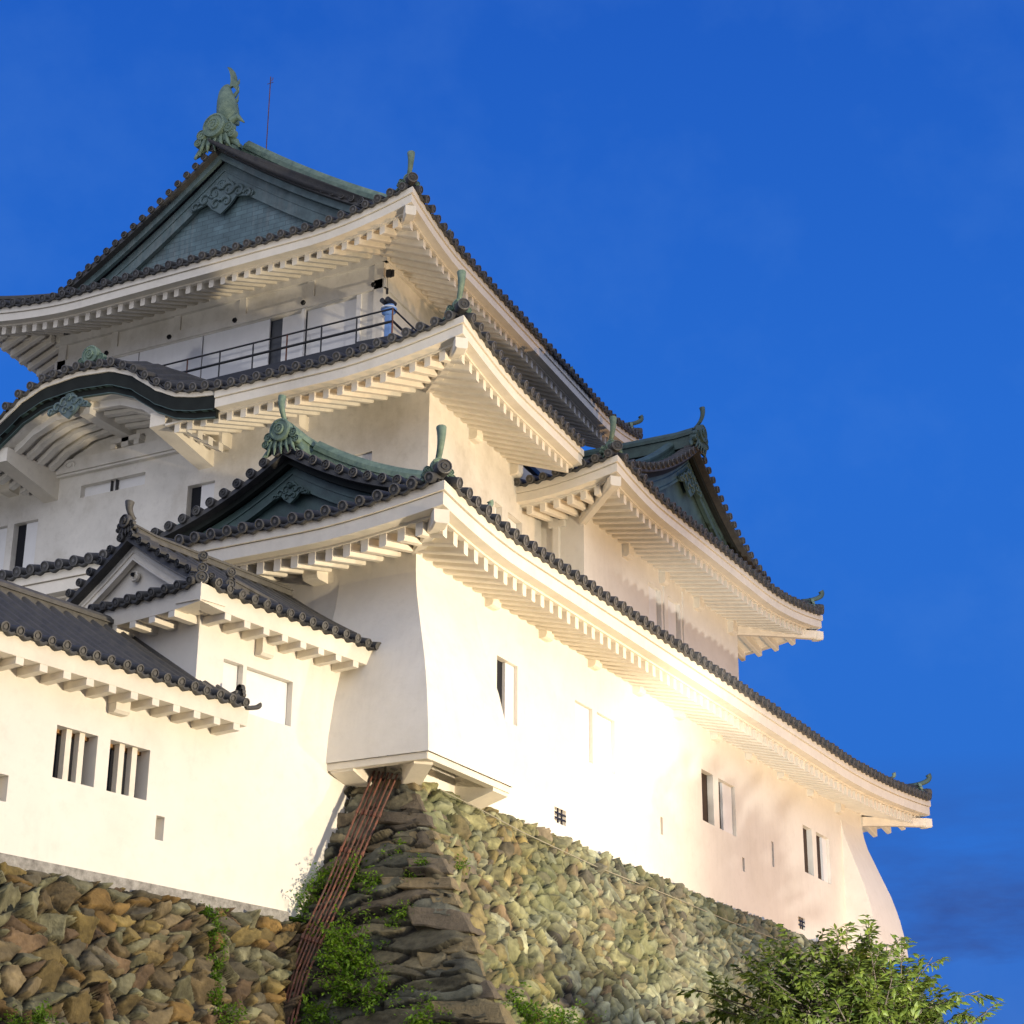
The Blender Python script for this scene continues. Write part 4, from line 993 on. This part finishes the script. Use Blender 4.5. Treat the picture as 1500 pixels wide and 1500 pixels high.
# corner stones, laid header and stretcher in turn
random.seed(3); z = Z0 - .02; k = 0
while z > .3:
    hh = random.uniform(.20, .38); la, lb = (random.uniform(.8, 1.2), random.uniform(.45, .65)) if k % 2 else (random.uniform(.40, .6), random.uniform(.9, 1.35))
    zm = z - hh / 2; jut = random.uniform(.03, .10)
    me = bpy.data.meshes.new('corner_stone'); import bmesh
    bm = bmesh.new(); 
    def cp_(zz): return V((-BX * (Z0 - zz) - jut, -BY * (Z0 - zz) - jut, zz))
    tp, bt = cp_(z - .03), cp_(z - hh + .02); sl_ = random.uniform(-.05, .08)
    vs = []
    for c_, zz in ((bt, 0), (tp, 0)):
        vs += [c_, c_ + V((la, 0, -sl_ * .3)), c_ + V((la, .55, 0)), c_ + V((.3, lb, 0)), c_ + V((0, lb, sl_ + .10 * lb))]
    bv = [bm.verts.new(p) for p in vs]
    bm.faces.new(bv[0:5][::-1]); bm.faces.new(bv[5:10])
    for i in range(5): j = (i + 1) % 5; bm.faces.new((bv[i], bv[j], bv[j + 5], bv[i + 5]))
    bmesh.ops.bevel(bm, geom=list(bm.edges), offset=.022, segments=1, affect='EDGES', profile=.5)
    bmesh.ops.triangulate(bm, faces=list(bm.faces)); bmesh.ops.subdivide_edges(bm, edges=list(bm.edges), cuts=4, use_grid_fill=True)
    for v_ in bm.verts:
        q = noise.noise_vector(v_.co * 2.2) * .03 + noise.noise_vector(v_.co * 9) * .018; v_.co += q
    bm.to_mesh(me); bm.free()
    ca = me.color_attributes.new('Col', 'FLOAT_COLOR', 'POINT'); pc = random.choice([(.24, .19, .10), (.21, .17, .11), (.18, .16, .11), (.26, .20, .11), (.15, .12, .08)]); f_ = random.uniform(.85, 1.15)
    ca.data.foreach_set('color', np.tile(np.array([pc[0] * f_, pc[1] * f_, pc[2] * f_, 1.0]), len(me.vertices)))
    me.materials.append(STONE); o = bpy.data.objects.new('corner_stone', me); COL.objects.link(o); o.parent = base_t
    z -= hh + .012; k += 1
# low wall under the corridor
base_l = empty('stone_wall', 'lower brown rubble stone wall under the white corridor building, with a vine', 'stone wall')
BS = .30; LVs = 6.4 * math.sqrt(1 + BS * BS)
vd = (SN * BS - ZV); N_ = (SN + ZV * BS)
b_, c_ = stone_sheet(tuple(S(-8.6, .03, 6.2)), tuple(ST), nrm(vd), nrm(N_), 9.6, 3.9, .020, .019, .25, .155, 21, PALL, pm=.68, amp=.14, tilt=.30, gapw=.20, wr=.42, jw=.09, rough=.03)
sheet_obj('stone_face', [(b_, c_)], STONE, base_l)
q = S(-8.6, .03, 6.2) + V(nrm(vd)) * 3.9
b_, c_ = stone_sheet(tuple(q), tuple(ST), nrm(vd), nrm(N_), 9.6, LVs - 3.85, .10, .10, .40, .3, 22, PALL, pm=.62, amp=.12)
sheet_obj('stone_face', [(b_, c_)], STONE, base_l)
b_, c_ = stone_sheet(tuple(S(-18, .03, 6.2)), tuple(ST), nrm(vd), nrm(N_), 9.45, LVs, .10, .10, .40, .3, 23, PALL, pm=.62, amp=.12)
sheet_obj('stone_face', [(b_, c_)], STONE, base_l)

# ground reaching the horizon
mb = MB(); n = 24
rows = [[V(((i / n - .5) * 2 * 1500, (j / n - .5) * 2 * 1500, 0)) for i in range(n + 1)] for j in range(n + 1)]
mb.grid(rows); mb.build('ground', GROUND, None, kind='structure')

# ------------------------------------------------------------------ conduits and cables
pts0 = [(.02, .34, 8.62), (-.30, .39, 7.9), (-.62, .46, 7.25), (-.92, .55, 6.6), (-1.30, .66, 5.85), (-1.52, .72, 5.35)]
for i in range(6):
    off = (i - 2.5) * .085
    path = [V((p[0] - .20 - (.07 if 1 <= k_ <= 5 else 0) - .01 * (i % 2), p[1] + off * (1 - .06 * k_), p[2] + .02 * i)) for k_, p in enumerate(pts0)]
    e_ = path[-1]; path += [V((e_.x - .12, e_.y + .02, e_.z - .35)), V((e_.x - .9, e_.y + .02, e_.z - 3.0)), V((e_.x - 2.0, e_.y + .0, .0))]
    mb = MB(); mb.tube(path, .018, 8, 0)
    for p_ in (path[1], path[2], path[4]): mb.tube([p_ + ZV * .04 + V((.02, 0, 0)), p_ - ZV * .04 - V((.02, 0, 0))], .028, 8, 0)
    where = ['nearest the stone corner', 'second from the stone corner', 'third from the stone corner', 'fourth from the stone corner', 'second from the corridor wall', 'nearest the corridor wall'][i]
    mb.build('conduit', RUST, None, label='rusty conduit climbing the stone base, ' + where + ' of six', cat='pipe', group='rusty conduits on the stone base')
mb = MB()
mb.tube([(-.12, .30, 8.72), (-.1, .22, 8.67), (-.12, .12, 8.70), (-.12, .02, 8.62)], .035, 8, 0); mb.tube([(-.05, .42, 9.0), (-.10, .42, 8.6)], .02, 6, 0)
mb.build('junction_box', CABLE, None, label='small junction fitting where the rusty conduits meet under the white bay', cat='fitting')
pc = [(.4, -.22, 8.42), (1.5, -.25, 8.36), (3.0, -.32, 8.22), (6.0, -.34, 8.12), (9.0, -.38, 8.10), (12, -.40, 8.05), (15.2, -.42, 8.05), (16.6, -.55, 7.9), (17.4, -.6, 7.75)]
mb = MB(); mb.tube([V(p) + V((0, -.10, .03)) for p in pc],  .009, 6, 0); mb.build('cable', CABLE, None, label='pale cable running along the top of the right stone face', cat='cable')
mb = MB(); mb.tube([S(.62, .06, 8.45), S(.40, .05, 7.75), S(.02, .05, 6.9), S(-.12, .10, 6.6)], .022, 6, 0); mb.build('cable', CABLE, None, label='thin grey pipe slanting down the corridor wall beside the stone base', cat='cable')

# ------------------------------------------------------------------ plants
def leaves(mb, c, n, spread, size, droop=.3, rr=random, elong=2.2, nrm_bias=None, bend=True):
    for _ in range(n):
        p = V(c) + V((rr.gauss(0, spread[0]), rr.gauss(0, spread[1]), rr.gauss(0, spread[2])))
        leaf(mb, p, size * rr.uniform(.6, 1.25), rr, droop, elong)
def leaf(mb, p, s_, rr, droop=.3, elong=2.2, d=None):
    d = V(d) if d is not None else V((rr.gauss(0, 1), rr.gauss(0, 1), rr.gauss(-droop, .6)))
    d.normalize(); up = V((rr.gauss(0, .5), rr.gauss(0, .5), 1)); sd = d.cross(up)
    if sd.length < 1e-3: sd = V((1, 0, 0))
    sd.normalize(); w_ = s_ / elong
    nr = sd.cross(d)
    a = p; b = p + d * s_ * .5 + nr * s_ * .06; t_ = p + d * s_ - nr * s_ * .10
    mb.add([a, b + sd * w_ * .5 - nr * w_ * .1, t_, b - sd * w_ * .5 - nr * w_ * .1, b], [(0, 1, 4), (1, 2, 4), (2, 3, 4), (3, 0, 4)], 0)
def shrub(name, label, cat, roots, group=None, size=.05, matl=None, seed=1, stems=True):
    """roots: (x, y, z, radius, n). leafy twigs radiating from points on the stone"""
    rr = random.Random(seed); root = empty(name, label, cat, group); fm = MB(); sm = MB()
    for (x, y, z, r, n, out) in roots:
        o = V((x, y, z)); out = V(out).normalized()
        for k in range(int(n * 1.8)):
            d = (out * .7 + V((rr.gauss(0, .6), rr.gauss(0, .6), rr.gauss(.15, .6)))).normalized(); L_ = r * rr.uniform(.45, 1.35)
            pth = [o + V((rr.gauss(0, r * .25), rr.gauss(0, r * .25), rr.gauss(0, r * .25)))]; dd = d
            for i in range(5):
                dd = (dd + V((rr.gauss(0, .18), rr.gauss(0, .18), -.08))).normalized(); pth.append(pth[-1] + dd * L_ / 5)
            sm.tube(pth, .004, 4, 0, False, [.006, .005, .005, .004, .003, .002])
            for i in range(1, 6):
                for _ in range(rr.randint(4, 6)):
                    ld = (dd * .5 + V((rr.gauss(0, .8), rr.gauss(0, .8), rr.gauss(0, .6)))); leaf(fm, pth[i] + V((rr.gauss(0, .03), rr.gauss(0, .03), rr.gauss(0, .03))), size * rr.uniform(.8, 1.5), rr, d=ld, elong=1.7)
    fm.build('foliage', matl or LEAFS, root); sm.build('stem', BARK, root); return root
def F(z, y): return (-BX * (Z0 - z), y, z)
def Rf(z, x): return (x, -BY * (Z0 - z), z)
fo = (-1, -.2, .3); ro = (-.2, -1, .3); so = tuple(SN + V((0, 0, .3)))
shrub('shrub', 'bright green leafy shrub on the shaded stone face right of the lower conduits', 'shrub', [(*F(5.55, .1), .55, 42, fo), (*F(5.9, .35), .45, 26, fo), (*F(5.1, -.1), .5, 34, fo), (*F(5.0, -.5), .45, 24, fo), (*F(4.7, .3), .4, 20, fo)], seed=2, group='shrubs on the stone base', size=.055)
shrub('shrub', 'dark green shrub in the corner between corridor wall and conduits', 'shrub', [(*F(6.75, 1.0), .4, 26, fo), (*F(6.3, 1.25), .4, 26, fo), (*F(5.8, 1.5), .4, 24, fo), (*F(6.9, .75), .28, 16, fo)], seed=3, group='shrubs on the stone base', size=.05)
shrub('shrub', 'green clump of leaves hanging over the conduits halfway up', 'shrub', [(*F(6.9, .35), .32, 26, fo), (*F(6.75, .1), .28, 14, fo)], seed=4, group='shrubs on the stone base', size=.045)
shrub('shrub', 'bright shrub growing at the foot of the stone corner', 'shrub', [(*Rf(4.35, -1.1), .50, 40, ro), (*Rf(4.1, -.7), .5, 36, ro), (*Rf(4.75, -1.3), .34, 22, ro), (*Rf(4.0, -1.3), .45, 24, ro), (*Rf(4.45, -.4), .36, 26, ro), (*F(4.5, -1.5), .4, 26, fo)], seed=5, group='shrubs on the stone base', size=.05)
shrub('shrub', 'dark shrub low on the right stone face beside the corner shrub', 'shrub', [(*Rf(4.35, .2), .42, 30, ro), (*Rf(4.15, .7), .5, 34, ro), (*Rf(4.0, -.1), .4, 20, ro)], seed=6, group='shrubs on the stone base', size=.045)
for (z, y), s_, lb in (((7.35, -.25), 8, 'small fern tuft high on the shaded stone face'), ((7.0, -.75), 9, 'small tuft in a joint near the stone corner edge'), ((6.2, -.6), 10, 'small tuft in the middle of the shaded stone face')):
    shrub('fern_tuft', lb, 'tuft', [(*F(z, y), .20, 12, fo), (*F(z - .12, y + .15), .15, 8, fo)], seed=s_, group='fern tufts on the stone base', size=.04)
shrub('fern_tuft', 'tiny tuft on the lit stone face just right of the corner', 'tuft', [(*Rf(6.95, -.35), .16, 12, ro)], seed=12, group='fern tufts on the stone base', size=.04)
shrub('vine', 'bright green vine climbing the brown rubble wall below the corridor', 'vine', [(*S(-2.55 + .1 * math.sin(i), .12 + .3 * (6.2 - z), z), .15 if i < 6 else .26, 6 if i < 6 else 12, so) for i, z in enumerate((6.05, 5.85, 5.6, 5.35, 5.1, 4.85, 4.55, 4.25, 3.95))], seed=13, size=.045)
shrub('shrub', 'green shrub at the right foot of the brown rubble wall', 'shrub', [(*S(-.95, .12 + .3 * 1.9, 4.35), .35, 22, so), (*S(-1.4, .75, 4.2), .3, 18, so), (*S(-.7, .5, 4.9), .22, 10, so)], seed=14, group='shrubs on the stone base', size=.045)
shrub('weed', 'low weeds at the left foot of the brown rubble wall', 'weed', [(*S(-5.9, .12 + .3 * 2.1, 4.15), .25, 14, so), (*S(-6.3, .8, 4.1), .25, 12, so), (*S(-4.6, .8, 4.15), .2, 8, so)], seed=15, size=.04)

# broadleaf tree in front of the far wall
tree = empty('tree', 'leafy green tree with drooping pointed leaves at the lower right below the keep', 'tree')
rr = random.Random(41); tb = V((1.6, -7.0, 0)); tm = MB(); lm = MB()
fork = V((1.62, -6.95, 3.1))
tm.tube([tb, tb + V((.05, .02, 1.2)), tb + V((-.02, .04, 2.2)), fork], .12, 10, 0, True, [.15, .12, .10, .085])
cc = V((1.45, -6.50, 4.30))
for k in range(185):
    az = rr.uniform(0, 2 * math.pi); el = math.asin(rr.uniform(-.25, 1)); rad = rr.uniform(.45, 1.0) ** .6
    d = V((math.cos(az) * math.cos(el), math.sin(az) * math.cos(el), math.sin(el)))
    lob = 1 + .22 * math.sin(az * 3 + 1.3) + .12 * math.sin(az * 7)
    tip = cc + V((d.x * 2.1 * lob, d.y * 2.05 * lob, d.z * 1.85)) * rad
    st = fork.lerp(cc + V((d.x, d.y, d.z)) * .6, rr.uniform(.3, .9))
    mid = st.lerp(tip, .5) + V((rr.gauss(0, .08), rr.gauss(0, .08), .12))
    tm.tube([fork, st, mid, tip], .02, 5, 0, True, [.03, .022, .014, .005])
    pth = [st.lerp(mid, .4), st.lerp(mid, .75), mid, mid.lerp(tip, .3), mid.lerp(tip, .6), mid.lerp(tip, .8), tip]
    out = (tip - mid).normalized()
    for j in range(4):
        b0 = pth[2 + j]; dd = (out + V((rr.gauss(0, .6), rr.gauss(0, .6), rr.gauss(0, .3)))).normalized(); e0 = b0 + dd * rr.uniform(.22, .42)
        tm.tube([b0, e0], .006, 4, 0, False, [.007, .003])
        for i in range(23):
            q = b0.lerp(e0, (i + .5) / 23); az2 = rr.uniform(0, 2 * math.pi)
            ld = dd * .8 + V((math.cos(az2) * .8, math.sin(az2) * .8, -.5 + rr.gauss(0, .2)))
            leaf(lm, q + V((rr.gauss(0, .015), rr.gauss(0, .015), rr.gauss(0, .015))), rr.uniform(.10, .18), rr, d=ld, elong=2.6)
tm.build('trunk', BARK, tree); lm.build('crown', LEAFT, tree)

# ------------------------------------------------------------------ floodlights
EMI = bpy.data.materials.new('floodlight_lens'); EMI.use_nodes = True
b = EMI.node_tree.nodes['Principled BSDF']; b.inputs['Emission Color'].default_value = (1, .85, .6, 1); b.inputs['Emission Strength'].default_value = 8
for nm, loc, aim, W_, sz, cone, colr in FLOODS:
    L_ = bpy.data.lights.new('floodlight_lamp', 'SPOT'); L_.energy = W_ * 4; L_.shadow_soft_size = sz; L_.spot_size = math.radians(cone); L_.spot_blend = .6; L_.color = colr
    lo = bpy.data.objects.new('floodlight_lamp', L_); COL.objects.link(lo)
    d = (V(aim) - V(loc)).normalized(); lo.location = V(loc) + d * .25; lo.rotation_euler = d.to_track_quat('-Z', 'Y').to_euler()
    root = empty('floodlight', 'black floodlight on the ground aimed at the keep, ' + nm + ' one', 'floodlight', 'floodlights around the keep'); 
    s = d.cross(ZV).normalized(); u_ = s.cross(d); c = V(loc)
    mb = MB(); mb.boxf(c - s * .22 - u_ * .16 - d * .12, s * .44, u_ * .32, d * .22); mb.build('housing', IRON, root)
    mb = MB(); mb.boxf(c - s * .19 - u_ * .13 + d * .104, s * .38, u_ * .26, d * .012); mb.build('lens', EMI, root)
    mb = MB(); mb.tube([(c.x, c.y, c.z - .1), (c.x, c.y, 0)], .03, 8, 0, up=(1, 0, 0)); mb.build('post', IRON, root)
